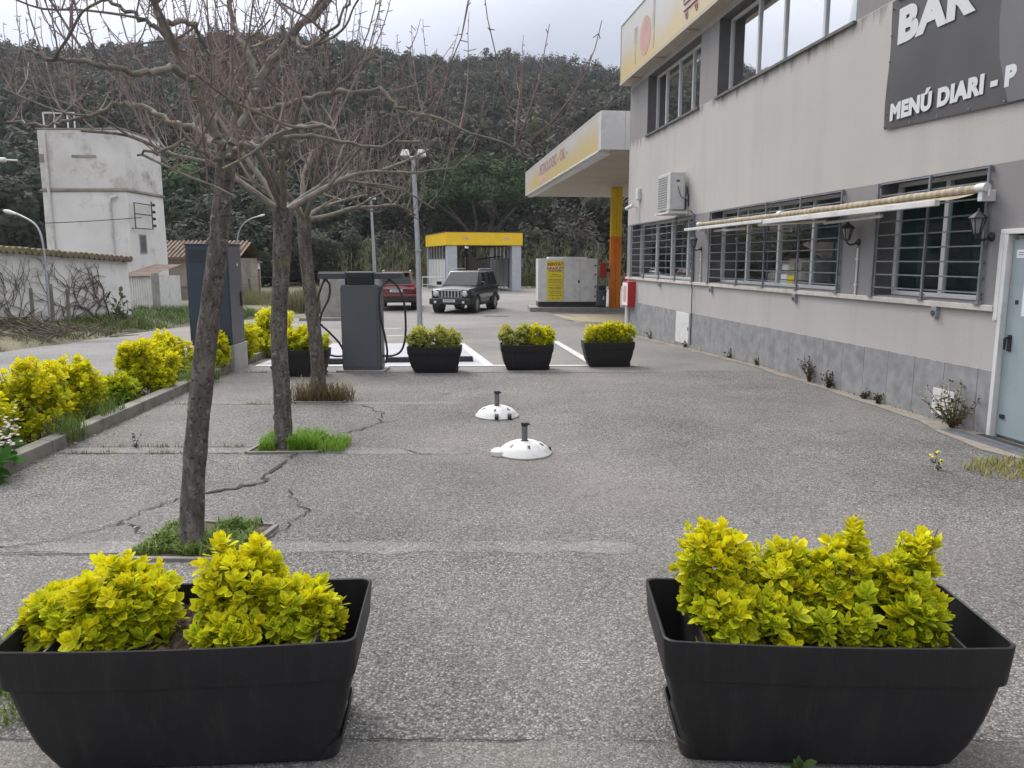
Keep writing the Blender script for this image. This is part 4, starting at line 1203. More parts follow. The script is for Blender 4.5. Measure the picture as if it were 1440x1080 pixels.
for sd_ in (1, -1):
    b = MB(); b.box(-1.0, .95, sd_ * .885 - .02, sd_ * .885 + .025, .62, .74); b.build('side_strip', M['steel'], J)
    b = MB(); b.box(.62, .80, sd_ * .88, sd_ * 1.06, 1.12, 1.27); b.build('mirror', M['jeep'], J, bevel=.03)
    b = MB(); b.tube([(.05, sd_ * .58, 1.72), (0, sd_ * .58, 1.775), (-1.6, sd_ * .58, 1.775), (-1.7, sd_ * .58, 1.72)], .022, 6); b.build('roof_rail', M['steel'], J)
    for x in (1.33, -1.32):
        b = MB(); pts = []
        for k in range(13): a = math.pi * k / 12; pts.append((x + .46 * math.cos(a), sd_ * .89, .36 + .43 * math.sin(a)))
        b.tube(pts, .055, 6); b.build('wheel_arch', M['rubber'], J, smooth=True)
        b = MB(); b.lathe([(0, sd_ * .60), (.42, sd_ * .60), (.42, sd_ * .895)], 20, (x, 0, .38), 'y'); b.build('wheel_well', M['black'], J)
        wheel(J, x, sd_ * .82, .36, .23, sd_)
b = MB(); b.box(-.9, .9, -.86, .86, .30, .40); b.build('sill', M['rubber'], J)
# dark red hatchback-style SUV seen from behind
Sv = thing('red_suv', 'dark red family SUV parked with its rear to the charging post', 'car', (-5.2, 36.0, -.4), R(96))
def ss_(x, w, zb, zt, crown=.03): return (x, [(w * .84, zb), (w * .98, zb + .10), (w, zb + .34), (w * .985, zt - .16), (w * .93, zt - .03), (w * .65, zt), (w * .3, zt + crown)])
b = loft([ss_(-2.28, .78, .50, .94), ss_(-2.20, .88, .40, 1.02), ss_(-1.7, .93, .32, 1.08), ss_(-.8, .94, .30, 1.08), ss_(.6, .94, .30, 1.06), ss_(1.4, .92, .31, 1.0), ss_(2.0, .86, .34, .88), ss_(2.3, .70, .42, .72)])
b.build('body', M['suv'], Sv, smooth=True)
lo = [(1.1, .80, 1.03), (1.1, -.80, 1.03), (-2.16, -.80, 1.06), (-2.16, .80, 1.06)]; hi = [(.15, .62, 1.66), (.15, -.62, 1.66), (-1.80, -.60, 1.64), (-1.80, .60, 1.64)]
glasshouse(Sv, lo, hi, M['suv'])
pane_on(Sv, lo[3], lo[2], hi[2], hi[3], (.07, .07, .16, .14), 'rear_window'); pane_on(Sv, lo[1], lo[0], hi[0], hi[1], (.06, .06, .06, .1), 'windscreen')
for sd_, (a, c, e, f) in ((1, (lo[0], lo[3], hi[3], hi[0])), (-1, (lo[2], lo[1], hi[1], hi[2]))):
    A, Bq, Cq, Dq = map(Vector, (a, c, e, f))
    for (u0, u1) in (((.16, .46), (.49, .74), (.77, .94)) if sd_ == 1 else ((.06, .23), (.26, .51), (.54, .84))):
        pane_on(Sv, A.lerp(Bq, u0), A.lerp(Bq, u1), Dq.lerp(Cq, u0), Dq.lerp(Cq, u1), (.03, .03, .12, .16))
    b = MB(); b.box(.72, .88, sd_ * .93, sd_ * 1.08, 1.05, 1.19); b.build('mirror', M['suv'], Sv, bevel=.03)
    b = MB(); b.add([(-2.285, sd_ * .50, .90), (-2.15, sd_ * .90, .86), (-2.0, sd_ * .945, .98), (-2.06, sd_ * .90, 1.06), (-2.24, sd_ * .52, 1.03), (-1.95, sd_ * .5, .96)], [(0, 1, 3, 4), (1, 2, 3), (0, 4, 5), (4, 3, 5), (3, 2, 5), (1, 0, 5), (2, 1, 5)])
    b.build('tail_light', M['tail'], Sv, bevel=.01)
    b = MB(); b.tube([(.0, sd_ * .60, 1.67), (-.1, sd_ * .60, 1.71), (-1.5, sd_ * .58, 1.70), (-1.65, sd_ * .58, 1.66)], .02, 6); b.build('roof_rail', M['steel'], Sv)
    for x in (1.42, -1.30):
        b = MB(); b.lathe([(0, sd_ * .6), (.41, sd_ * .6), (.41, sd_ * .945)], 20, (x, 0, .37), 'y'); b.build('wheel_well', M['black'], Sv)
        wheel(Sv, x, sd_ * .83, .355, .24, sd_)
b = MB(); b.box(-2.36, -2.1, -.86, .86, .36, .56); b.build('rear_bumper', M['rubber'], Sv, bevel=.05, segs=3)
b = MB(); b.box(-2.345, -2.15, -.88, .88, .562, .70); b.build('bumper_top', M['suv'], Sv, bevel=.05, segs=3)
b = MB(); b.box(-2.30, -2.282, -.27, .27, .80, .92); b.build('number_plate', M['plate'], Sv)
b = MB()
for k in range(7): b.box(-2.3025, -2.3005, -.2 + k * .058, -.165 + k * .058, .825, .89)
b.build('plate_print', M['ink'], Sv)
b = MB(); b.box(-2.305, -2.28, -.45, .45, .94, .96); b.build('trim_strip', M['chrome'], Sv)
b = MB(); b.box(-2.05, -1.76, -.58, .58, 1.655, 1.69); b.build('spoiler', M['suv'], Sv, bevel=.015)
b = MB(); b.tube([(-2.2, 0, 1.25), (-2.08, .3, 1.26)], .012, 5); b.build('wiper', M['black'], Sv)

# ------------------------------------------------------------------ electric charging post and its cabinet
t = thing('charging_post', 'dark grey electric charging post with two black cables looped at its sides', 'charging post', (-2.37, 12.42, 0))
b = MB(); b.box(-.40, .37, -.22, .32, -.02, .035); b.build('base_slab', M['concrete'], t, bevel=.008)
b = MB(); b.box(-.295, .295, -.17, .19, .036, 1.37); b.build('body', M['char_grey'], t, bevel=.012)
b = MB(); b.box(-.310, -.296, -.15, .17, .06, 1.33); b.box(.296, .310, -.15, .17, .06, 1.33); b.box(-.25, .25, -.18, -.171, .09, 1.30); b.build('side_trim', M['char_grey'], t, bevel=.004)
b = MB(); b.frustum((-.20, .20, -.15, .16), (-.19, .19, -.20, .16), 1.371, 1.54); b.box(-.22, .22, -.22, .18, 1.541, 1.57); b.build('head', M['char_dark'], t, bevel=.008)
b = MB(); b.box(-.16, .16, -.19, -.176, 1.41, 1.50); b.build('screen', M['screen'], t)
for sd_ in (-1, 1):
    b = MB(); b.box(sd_ * .19 if sd_ > 0 else -.66, .66 if sd_ > 0 else -.19, -.12, .12, 1.46, 1.555); b.build('cable_arm', M['char_dark'], t, bevel=.01)
    b = MB(); b.box(sd_ * .27 - .04, sd_ * .27 + .04, -.15, .1, 1.34, 1.46); b.build('holster', M['steel'], t, bevel=.006)
def spl(pts, sub=8):
    P = [Vector(p) for p in pts]; out = []
    for i in range(len(P) - 1):
        a = P[max(i - 1, 0)]; p = P[i]; q = P[i + 1]; d = P[min(i + 2, len(P) - 1)]
        for k in range(sub):
            u = k / sub; out.append(.5 * ((2 * p) + (q - a) * u + (2 * a - 5 * p + 4 * q - d) * u * u + (3 * p - a - 3 * q + d) * u ** 3))
    return out + [P[-1]]
for nm, pts in (('left', [(-.56, -.05, 1.46), (-.62, -.10, 1.32), (-.70, -.1, 1.05), (-.68, -.08, .80), (-.52, -.06, .62), (-.38, -.02, .45), (-.31, .0, .30)]),
                ('left', [(-.56, -.05, 1.46), (-.50, -.02, 1.36), (-.52, -.04, 1.15), (-.64, -.06, .9), (-.69, -.04, .62), (-.66, -.02, .40), (-.58, .0, .28), (-.45, 0, .235), (-.31, 0, .24)]),
                ('right', [(.45, -.05, 1.44), (.34, -.13, 1.34), (.30, -.18, 1.15), (.32, -.18, .85), (.38, -.18, .55), (.40, -.14, .32), (.36, -.05, .14)]),
                ('right', [(.45, -.05, 1.44), (.58, -.08, 1.34), (.67, -.08, 1.1), (.69, -.06, .8), (.67, -.05, .5), (.60, -.04, .32), (.47, -.02, .25), (.31, .0, .24)])):
    b = MB(); b.tube(spl(pts), .0175, 8); b.build('cable', M['black'], t, smooth=True)
for x in (-.56, .45):
    b = MB(); b.tube([(x, -.05, 1.50), (x, -.07, 1.42)], [.034, .028], 10); b.tube([(x, .02, 1.46), (x, -.10, 1.44)], [.03, .022], 8); b.build('connector', M['black'], t)
t = thing('power_cabinet', 'tall dark blue power cabinet on a concrete plinth beside the hedge', 'power cabinet', (-4.74, 12.65, 0), R(2))
b = MB(); b.box(-.31, .33, -.33, .35, -.05, .42); b.build('plinth', mat('pale concrete', (.36, .35, .34), .9, .12, 3, .3, 50, dirt=(.25, .245, .235), dscale=2), t, bevel=.012)
b = MB(); b.box(-.335, .30, -.36, .33, .421, 1.98); b.build('casing', M['navy'], t, bevel=.012)
b = MB(); b.box(-.345, .31, -.37, .34, 1.981, 2.01); b.build('cap', M['navy'], t, bevel=.006)
b = MB(); b.box(.301, .312, -.33, .30, .44, 1.96); dq = b.build('door', M['char_grey'], t, bevel=.004)
b = MB(); b.box(.3125, .335, .16, .22, 1.02, 1.25); b.build('handle', M['black'], dq, bevel=.006)
b = MB(); b.add([(.3135, .06, 1.66), (.3135, .12, 1.66), (.3135, .09, 1.72)], [(0, 1, 2)]); b.build('warning_mark', M['paper'], dq)
b = MB()
for k in range(6): b.box(-.28, .25, -.366, -.3605, 1.72 + k * .035, 1.735 + k * .035)
b.build('louvres', M['black'], t)
ws = thing('wheel_stop', 'black rubber wheel stop behind the charging post', 'wheel stop', (-2.9, 13.3, 0), 0, 'rubber wheel stops in the charging bay')
b = MB(); b.frustum((-.42, .42, -.08, .08), (-.40, .40, -.05, .05), .004, .09); b.build('bar', M['rubber'], ws, bevel=.012)
b = MB()
for x in (-.32, .32): b.lathe([(.02, .091), (.02, .096), (0, .096)], 10, (x, 0, 0))
b.build('bolt', M['steel'], ws)
dup(ws, (-1.78, 13.62, -.015), R(3), 'black rubber wheel stop between the charging post and the nearest planter'); dup(ws, (-1.1, 13.72, -.015), R(3), 'black rubber wheel stop behind the planter next to the charging post')

# ------------------------------------------------------------------ parasol bases
pb = thing('parasol_base', 'white domed parasol base nearest the camera with a plain front', 'parasol base', (.115, 6.98, 0), R(20), 'white parasol bases on the lot')
def make_base(root, seed):
    b = MB(); b.lathe([(.0, .004), (.262, .004), (.265, .02), (.255, .032), (.23, .075), (.185, .118), (.12, .148), (.055, .158), (.04, .158)], 40)
    b.build('dome', M['dome'], root, smooth=True)
    b = MB(); b.tube([(0, 0, .15), (0, 0, .36)], .029, 16); b.build('tube', mat('stub grey', (.13, .13, .135), .5, .15, 8), root, smooth=True)
    b = MB(); b.tube([(0, 0, .335), (0, 0, .375)], [.034, .037], 16); b.tube([(.03, 0, .35), (.055, 0, .35)], .012, 8); b.build('collar', M['black'], root, smooth=True)
    b = MB()
    for k in range(6):
        a = k * math.pi / 3 + .4; c, s_ = math.cos(a), math.sin(a); r = .175
        q = [(-.02, -.012), (.02, -.014), (.018, .012), (-.02, .014)]
        b.add([((r + u) * c - v * s_, (r + u) * s_ + v * c, .128 - u * .62) for u, v in q], [(0, 1, 2, 3)])
    b.build('slot', M['black'], root)
make_base(pb, 1); pb.scale = (.93, .93, .78)
b = MB(); b.box(.245, .275, -.03, .03, .005, .06); b.build('wheel', M['black'], pb, bevel=.008)
b = MB(); b.lathe([(.0, .0), (.08, .0), (.078, .05), (.05, .075), (0, .08)], 16, (-.26, .03, .004)); b.build('side_lobe', M['dome'], pb, smooth=True)
p2 = thing('parasol_base', 'white domed parasol base farther away with two black wheels in front', 'parasol base', (-.17, 8.72, 0), R(0), 'white parasol bases on the lot')
make_base(p2, 2); p2.scale = (.93, .93, .78)
for x in (.0, .155):
    b = MB(); b.tube([(x - .022, -.235 + abs(x) * .25, .045), (x + .022, -.235 + abs(x) * .25, .045)], .045, 16); b.build('wheel', M['black'], p2, smooth=True)


# ------------------------------------------------------------------ planters
def rrect(hx, hy, r, n=4):
    pts = []
    for cx, cy, a0 in ((hx - r, hy - r, 0), (-hx + r, hy - r, 90), (-hx + r, -hy + r, 180), (hx - r, -hy + r, 270)):
        for k in range(n + 1):
            a = R(a0 + 90 * k / n); pts.append((cx + r * math.cos(a), cy + r * math.sin(a)))
    return pts


def ring_loft(b, levels, r=.035, mi=0, bow=0., close=True):
    rings = []
    for hx, hy, z in levels:
        ring = []
        p = rrect(hx, hy, min(r, hx * .3, hy * .3))
        q = []
        for i in range(len(p)):                     # extra points along the long sides so that they can bow
            a, c = p[i], p[(i + 1) % len(p)]
            q.append(a)
            if abs(a[0] - c[0]) > .3:
                for k in range(1, 8): q.append((a[0] + (c[0] - a[0]) * k / 8, a[1] + (c[1] - a[1]) * k / 8))
        for x, y in q:
            f = max(0, 1 - (x / hx) ** 2)
            ring.append((x, y + math.copysign(bow, y) * f, z - bow * .5 * f * (1 if z > .3 else 0)))
        rings.append(ring)
    n = len(rings[0]); vs = [p for r_ in rings for p in r_]
    fs = [(i * n + k, i * n + (k + 1) % n, (i + 1) * n + (k + 1) % n, (i + 1) * n + k) for i in range(len(rings) - 1) for k in range(n)]
    if close: fs += [tuple(range(n - 1, -1, -1)), tuple(range(len(vs) - n, len(vs)))]
    b.add(vs, fs, mi)


def make_planter(label, loc, rz, group):
    t = thing('planter', label, 'planter', loc, rz, group)
    b = MB()
    ring_loft(b, [(.445, .19, .028), (.485, .212, .10), (.520, .232, .20), (.543, .246, .31), (.546, .248, .326), (.562, .256, .330), (.566, .258, .337), (.577, .264, .452), (.577, .264, .459), (.573, .260, .462), (.567, .254, .459), (.556, .246, .34), (.53, .23, .22), (.5, .21, .12)], bow=.012)
    b.build('pot', M['planter'], t, smooth=True)
    b = MB(); ring_loft(b, [(.455, .19, .0), (.472, .204, .055), (.475, .207, .066), (.467, .199, .066), (.45, .185, .026)], r=.05); b.build('saucer', M['black'], t, smooth=True).location = (.03, .022, 0)
    for x in (-.43, .43): b = MB(); b.box(x - .004, x + .004, -.236, .236, .2, .435); b.build('divider', M['black'], t)
    b = MB(); vs = []; nx, ny = 60, 26; g = random.Random(3)
    for i in range(nx + 1):
        for j in range(ny + 1):
            vs.append((-.426 + .852 * i / nx, -.24 + .48 * j / ny, .375 + .016 * math.sin(i * .5) * math.cos(j * .6) + g.uniform(-.012, .014)))
    b.add(vs, [(i * (ny + 1) + j, (i + 1) * (ny + 1) + j, (i + 1) * (ny + 1) + j + 1, i * (ny + 1) + j + 1) for i in range(nx) for j in range(ny)])
    for k in range(90):       # bark chips and small stones
        x, y = g.uniform(-.41, .41), g.uniform(-.22, .22); a = g.uniform(0, 6); l = g.uniform(.006, .018); z = .392 + g.uniform(-.004, .012)
        c, s_ = math.cos(a) * l, math.sin(a) * l
        b.add([(x - c, y - s_, z), (x + s_ * .5, y - c * .5, z + .006), (x + c, y + s_, z + .003), (x - s_ * .5, y + c * .5, z - .003)], [(0, 1, 2, 3)], 1 + k % 2)
    b.build('soil', [M['soil'], M['dry_leaf'], M['wood']], t)
    return t


GN = 'black planters closing off the lot'
pl1 = make_planter('large black planter at the front left with two rounded golden shrubs', (-1.125, 2.66, 0), R(4), GN); pl1.scale = (1.02, 1, 1.085)
pl2 = dup(pl1, (1.095, 2.675, 0), R(-2.5), 'large black planter at the front right with two spiky golden shrubs'); pl2.scale = (1, 1, 1.085)
for c_ in pl2.children:
    if c_.name.startswith('saucer'): c_.location = (-.03, .022, 0)
def far_planter(x, y, rz, lb):
    o = dup(pl1, (x, y, gz(y)), rz, lb); o.scale = (.74, .78, .90); return o
far_planter(-1.22, 12.32, R(1), 'black planter beside the charging post with two pale cream-edged shrubs')
far_planter(.235, 12.62, R(4), 'black planter in the middle of the far row with a gap between its shrubs')
far_planter(1.60, 13.02, R(3), 'black planter nearest the bar wall in the far row with dense golden shrubs')
far_planter(-3.23, 11.9, R(1), 'black planter behind the bare tree trunks at the left end of the far row')


# ------------------------------------------------------------------ golden shrubs
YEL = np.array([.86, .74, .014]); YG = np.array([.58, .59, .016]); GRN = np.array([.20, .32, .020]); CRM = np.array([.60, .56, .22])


def shrub(name, label, cat, loc, lobes, tips, L, group, seed, pal='gold', parent_col=None, simple=False, zmin=0.):
    g = np.random.default_rng(seed)
    t = thing(name, label, cat, loc, 0, group)
    lob = np.array(lobes, float); wts = lob[:, 3] * lob[:, 5]; wts /= wts.sum()
    li = g.choice(len(lob), tips, p=wts); q = norm(g.normal(size=(tips, 3)) + np.array([0, 0, .25]))
    rad = g.uniform(.55, 1.03, tips)
    P = lob[li, :3] + q * lob[li, 3:6] * rad[:, None]
    ax = norm(q * .55 + np.array([0, 0, .75]) + .25 * g.normal(size=(tips, 3)))
    # keep tips that are not deep inside another lobe
    keep = np.ones(tips, bool)
    for k in range(len(lob)):
        dd = (((P - lob[k, :3]) / lob[k, 3:6]) ** 2).sum(1); keep &= ~((dd < .42 ** 2))
    keep &= P[:, 2] > zmin
    P, ax = P[keep], ax[keep]; n = len(P)
    ztop = (lob[:, 2] + lob[:, 5]).max(); hrel = np.clip((P[:, 2]) / ztop, 0, 1)
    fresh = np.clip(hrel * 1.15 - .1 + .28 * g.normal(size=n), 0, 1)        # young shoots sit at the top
    tipsz = g.uniform(.65, 1.25, n)
    pos, dirs, nrm, ln, ed, md = [], [], [], [], [], []
    whorls = ((0., 3, 16, .66), (-.12, 3, 32, .9), (-.36, 4, 52, 1.05), (-.75, 4, 70, 1.05), (-1.2, 3, 86, 1.0))
    if simple: whorls = ((0., 4, 26, .85), (-.35, 4, 55, 1.05), (-.9, 4, 80, 1.05))
    for w_i, (dz, k, el, ls) in enumerate(whorls):
        o1 = norm(np.cross(ax, np.array([.3, .2, 1.]) + .3 * g.normal(size=(n, 3)))); o2 = np.cross(ax, o1); ph = g.uniform(0, 6.28, n)
        for j in range(k):
            a = ph + j * 2 * np.pi / k + .35 * g.normal(size=n); e = np.radians(el + 11 * g.normal(size=n))
            out = o1 * np.cos(a)[:, None] + o2 * np.sin(a)[:, None]
            d = ax * np.cos(e)[:, None] + out * np.sin(e)[:, None]
            pos.append(P + ax * (dz * L) + out * (.06 * L)); dirs.append(d)
            nrm.append(norm(ax * np.sin(e)[:, None] - out * np.cos(e)[:, None] + .22 * g.normal(size=(n, 3))))
            ln.append(L * ls * g.uniform(.6, 1.2, n) * tipsz)
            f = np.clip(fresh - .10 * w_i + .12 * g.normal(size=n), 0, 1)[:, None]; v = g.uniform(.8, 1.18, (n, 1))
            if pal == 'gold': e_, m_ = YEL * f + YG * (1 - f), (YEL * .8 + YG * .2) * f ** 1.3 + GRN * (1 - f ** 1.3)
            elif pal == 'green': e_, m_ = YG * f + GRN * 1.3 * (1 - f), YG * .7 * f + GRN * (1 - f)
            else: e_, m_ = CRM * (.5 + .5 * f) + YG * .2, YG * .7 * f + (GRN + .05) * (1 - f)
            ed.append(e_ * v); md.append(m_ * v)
    pos, dirs, nrm, ln, ed, md = map(np.concatenate, (pos, dirs, nrm, ln, ed, md))
    V, F, C = leaves(pos, dirs, nrm, ln, ln * g.uniform(.85, 1.1, len(ln)), ed, md)
    np_mesh('foliage', V, F, M['leaf'], np.clip(C, .004, .8), parent=t, smooth=False)
    b = MB(); root = Vector((lob[:, 0].mean(), lob[:, 1].mean(), -.02))
    for i in range(0, n, max(1, n // 45)):
        p = Vector(P[i]); k = Vector((root.x * .6 + p.x * .4, root.y * .6 + p.y * .4, max(.02, p.z * .45)))
        b.tube([root, k, p], [L * .12, L * .085, L * .05], 5, cap=False)
    b.build('stems', M['stem'], t)
    return t


GS = 'golden shrubs in the planters'
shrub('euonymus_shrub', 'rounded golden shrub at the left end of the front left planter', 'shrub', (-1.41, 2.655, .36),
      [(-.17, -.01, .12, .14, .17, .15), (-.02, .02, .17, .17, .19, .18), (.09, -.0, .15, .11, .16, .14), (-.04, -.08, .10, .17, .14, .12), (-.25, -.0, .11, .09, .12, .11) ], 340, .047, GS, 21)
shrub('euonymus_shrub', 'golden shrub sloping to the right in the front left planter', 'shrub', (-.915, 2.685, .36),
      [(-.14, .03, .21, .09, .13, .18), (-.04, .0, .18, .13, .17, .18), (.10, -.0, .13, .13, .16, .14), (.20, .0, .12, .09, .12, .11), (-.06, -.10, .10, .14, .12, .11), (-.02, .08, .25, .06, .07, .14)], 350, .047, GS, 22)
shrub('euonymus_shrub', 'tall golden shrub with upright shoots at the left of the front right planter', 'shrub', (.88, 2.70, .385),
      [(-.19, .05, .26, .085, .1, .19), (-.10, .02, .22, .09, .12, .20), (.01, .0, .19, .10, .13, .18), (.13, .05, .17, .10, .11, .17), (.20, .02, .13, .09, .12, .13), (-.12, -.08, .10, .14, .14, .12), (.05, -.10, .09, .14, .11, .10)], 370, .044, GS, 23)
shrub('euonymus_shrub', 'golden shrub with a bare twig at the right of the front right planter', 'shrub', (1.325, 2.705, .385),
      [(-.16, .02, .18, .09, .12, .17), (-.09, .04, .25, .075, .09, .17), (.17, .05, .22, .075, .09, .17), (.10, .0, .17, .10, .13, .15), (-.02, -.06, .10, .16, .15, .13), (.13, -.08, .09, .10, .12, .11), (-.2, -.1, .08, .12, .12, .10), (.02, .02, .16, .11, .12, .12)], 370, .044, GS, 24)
b = MB()
b.tube([(1.52, 2.78, .48), (1.55, 2.79, .64), (1.59, 2.8, .76)], [.004, .003, .002], 5); b.tube([(1.55, 2.79, .64), (1.52, 2.8, .73)], [.003, .0015], 5)
o = b.build('bare_twig', M['stem']); tag(o, 'bare forked twig sticking up at the right edge of the right planter', 'twig')
far = [(-1.42, 12.32, 'cream', 'left of the pair of pale shrubs in the planter beside the charging post'), (-1.02, 12.32, 'cream', 'right of the pair of pale shrubs in the planter beside the charging post'),
       (.05, 12.62, 'mix', 'left shrub in the middle far planter'), (.43, 12.62, 'gold', 'rounder right shrub in the middle far planter'), (1.42, 13.0, 'gold', 'left golden shrub in the planter nearest the bar'), (1.80, 13.04, 'gold', 'right golden shrub in the planter nearest the bar'),
       (-3.42, 11.9, 'gold', 'left shrub in the planter behind the bare trees'), (-3.03, 11.9, 'mix', 'right shrub in the planter behind the bare trees')]
for i, (x, y, pal, lb) in enumerate(far):
    g = random.Random(i + 60); w_ = .23
    lo_ = [(g.uniform(-.18, .18), g.uniform(-.07, .07), .21 + g.uniform(-.05, .06), g.uniform(.10, .15), .15, g.uniform(.13, .17)) for _ in range(6)] + [(0, 0, .14, .24, .17, .16)]
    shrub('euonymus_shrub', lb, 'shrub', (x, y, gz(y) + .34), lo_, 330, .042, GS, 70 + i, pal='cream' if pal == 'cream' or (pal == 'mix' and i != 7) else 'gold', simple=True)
# hedge along the kerb
GH = 'golden hedge shrubs along the kerb'
hd = [(-4.75, 5.55, .80, .46, 'golden hedge shrub nearest the camera at the left edge'), (-4.72, 6.55, .84, .46, 'tall golden hedge shrub behind the white flower cluster'), (-4.72, 7.45, .80, .44, 'broad golden hedge shrub beside the kerb joint'),
      (-4.80, 8.42, .76, .40, 'greener hedge shrub beyond the kerb joint'), (-4.72, 9.25, .42, .30, 'low yellow-green shrub filling the gap in the hedge'), (-4.86, 9.98, .80, .34, 'tall double-headed hedge shrub beyond the gap'),
      (-4.62, 10.1, .58, .24, 'small rounded shrub in front of the double-headed one'), (-5.0, 11.3, .80, .42, 'broad golden shrub behind the nearest bare trunk'), (-4.58, 12.02, .62, .24, 'narrow golden shrub in front of the blue power cabinet'),
      (-4.72, 13.6, .75, .38, 'golden shrub just beyond the blue power cabinet'), (-4.55, 14.7, .92, .52, 'tall golden shrub behind the far left planter'), (-4.75, 15.7, .8, .45, 'last golden shrub of the hedge by the charging bay')]
for i, (x, y, h, r, lb) in enumerate(hd):
    g = random.Random(i + 5)
    lo_ = [(g.uniform(-.55, .55) * r, g.uniform(-.55, .55) * r, h * g.uniform(.40, .82), r * g.uniform(.22, .40), r * g.uniform(.22, .40), h * g.uniform(.14, .26)) for _ in range(13)]
    lo_ += [(0, 0, h * .40, r * .9, r * .9, h * .36), (.1 * r, -.4 * r, h * .25, r * .7, r * .6, h * .24)]
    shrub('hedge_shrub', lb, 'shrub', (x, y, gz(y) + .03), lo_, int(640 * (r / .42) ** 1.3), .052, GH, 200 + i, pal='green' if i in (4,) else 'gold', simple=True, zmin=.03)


# flowering plant, small weeds
def weed(name, label, cat, loc, n, h, seed, col=(.07, .09, .03), leaf=.03, spread=.5, stemcol=None, flower=None, group=None):
    g = np.random.default_rng(seed); t = thing(name, label, cat, loc, 0, group)
    b = MB(); P, D = [], []; fl = []
    for i in range(n):
        a = g.uniform(0, 6.28); l = h * g.uniform(.5, 1); e = spread * g.uniform(.1, 1)
        p = Vector((0, 0, 0)); d = Vector((math.cos(a) * e, math.sin(a) * e, 1)).normalized(); pts = [p.copy()]
        for k in range(5):
            d = (d + Vector(g.normal(size=3) * .16)).normalized(); p = p + d * l / 5; pts.append(p.copy())
            for _ in range(2): P.append(p - d * g.uniform(0, l / 5)); D.append(norm(g.normal(size=3) + np.array(d) * .5))
        b.tube(pts, [h * .010, h * .009, h * .008, h * .006, h * .005, h * .003], 4, cap=False); fl.append(p)
    b.build('stems', stemcol or M['stem'], t)
    P = np.array(P); D = np.array(D); L = leaf * g.uniform(.5, 1.3, len(P)); c = np.array(col)[None] * g.uniform(.6, 1.4, (len(P), 1))
    V, F, C = leaves(P, D, norm(g.normal(size=P.shape) + np.array([0, 0, 1])), L, L * .8, c, c); np_mesh('leaves', V, F, M['leaf'], C, parent=t)
    if flower:
        b = MB()
        for p in fl:
            for k in range(flower[1]): q = p + Vector(g.normal(size=3) * flower[2]); b.lathe([(0, -.004), (flower[0], 0), (flower[0] * .6, flower[0] * .5), (0, flower[0] * .6)], 6, q)
        b.build('flowers', flower[3], t)['kind'] = 'stuff'
    return t


weed('flowering_plant', 'leafy plant with white flower clusters at the kerb on the left', 'plant', (-4.22, 6.32, .05), 6, .42, 1, (.07, .15, .03), .11, .45, flower=(.016, 26, .045, M['petal']))
weed('large_leaf_plant', 'low green plant with large leaves below the white flowers', 'plant', (-4.12, 5.95, .05), 8, .26, 2, (.06, .16, .03), .13, .8)
M['yflower'] = mat('yellow flowers', (.65, .5, .02), .7, .1, 9)
GW = 'weeds growing along the foot of the bar'
for i, (s_, n_, h, k, lb) in enumerate(((.36, .12, .55, 34, 'large straggly weed at the corner beside the steel door'), (3.55, .07, .46, 18, 'tall dry weed against the plinth below the middle window'), (3.0, .08, .28, 16, 'bushy low weed next to the tall dry one'), (1.78, .09, .17, 9, 'small dark weed on the plinth nearest the vent cover'), (2.1, .07, .13, 7, 'tiny weed between the vent cover and the dry weeds'), (6.6, .06, .26, 7, 'thin weed below the far half of the middle window'), (5.4, .06, .12, 6, 'very small weed along the middle of the plinth'), (9.0, .07, .20, 7, 'weed at the foot of the white meter hatch'), (11.6, .06, .3, 8, 'weed on the plinth below the far window'))):
    x, y, _ = wl(s_, n_, 0); weed('weed', lb, 'weed', (x, y, gz(y)), k, h, 30 + i, (.085, .085, .045) if i != 1 else (.10, .075, .05), .042, (1.1 if i == 0 else .6) if i != 1 else .4, group=GW, flower=(.008, 1, .004, M['yflower']) if i == 0 else None)
weed('dandelion', 'two small yellow flowers in the asphalt on the right', 'plant', (3.60, 6.42, 0), 3, .16, 50, (.09, .1, .03), .03, .4, flower=(.018, 2, .01, M['yflower']))
weed('weed', 'spindly weed in the joint left of the second tree', 'weed', (-3.55, 7.2, 0), 3, .26, 51, (.10, .07, .06), .03, .25)
weed('weed', 'small green sprout at the foot of the front right planter', 'weed', (.965, 2.40, .0), 3, .10, 52, (.10, .16, .05), .055, .5)
weed('weed', 'dry twiggy weed at the foot of the front left planter', 'weed', (-1.25, 2.40, .0), 6, .06, 53, (.12, .09, .06), .01, 1.4)
weed('seedling', 'green seedling at the right end of the front left planter', 'plant', (-.70, 2.63, .40), 4, .06, 54, (.08, .16, .05), .035, .8)
weed('sapling', 'small grey-green sapling against the end of the white wall', 'sapling', (-11.25, 22.6, -.1), 9, 1.25, 55, (.075, .095, .06), .17, .35)


# ------------------------------------------------------------------ bare trees
F_, P_ = 1100., math.atan(174 / 1100)


def at(px, py, Y):
    """point of the site at distance Y seen in direction (px, py); used to measure limbs off the photo"""
    u = (px - 720) / F_; v = (py - 540) / F_
    b_ = math.cos(P_) - v * math.sin(P_); c_ = -math.sin(P_) - v * math.cos(P_); t = Y / b_
    return Vector((u * t, Y, 1.75 + c_ * t))


def smooth(pts, sub=4): return spl(pts, sub)


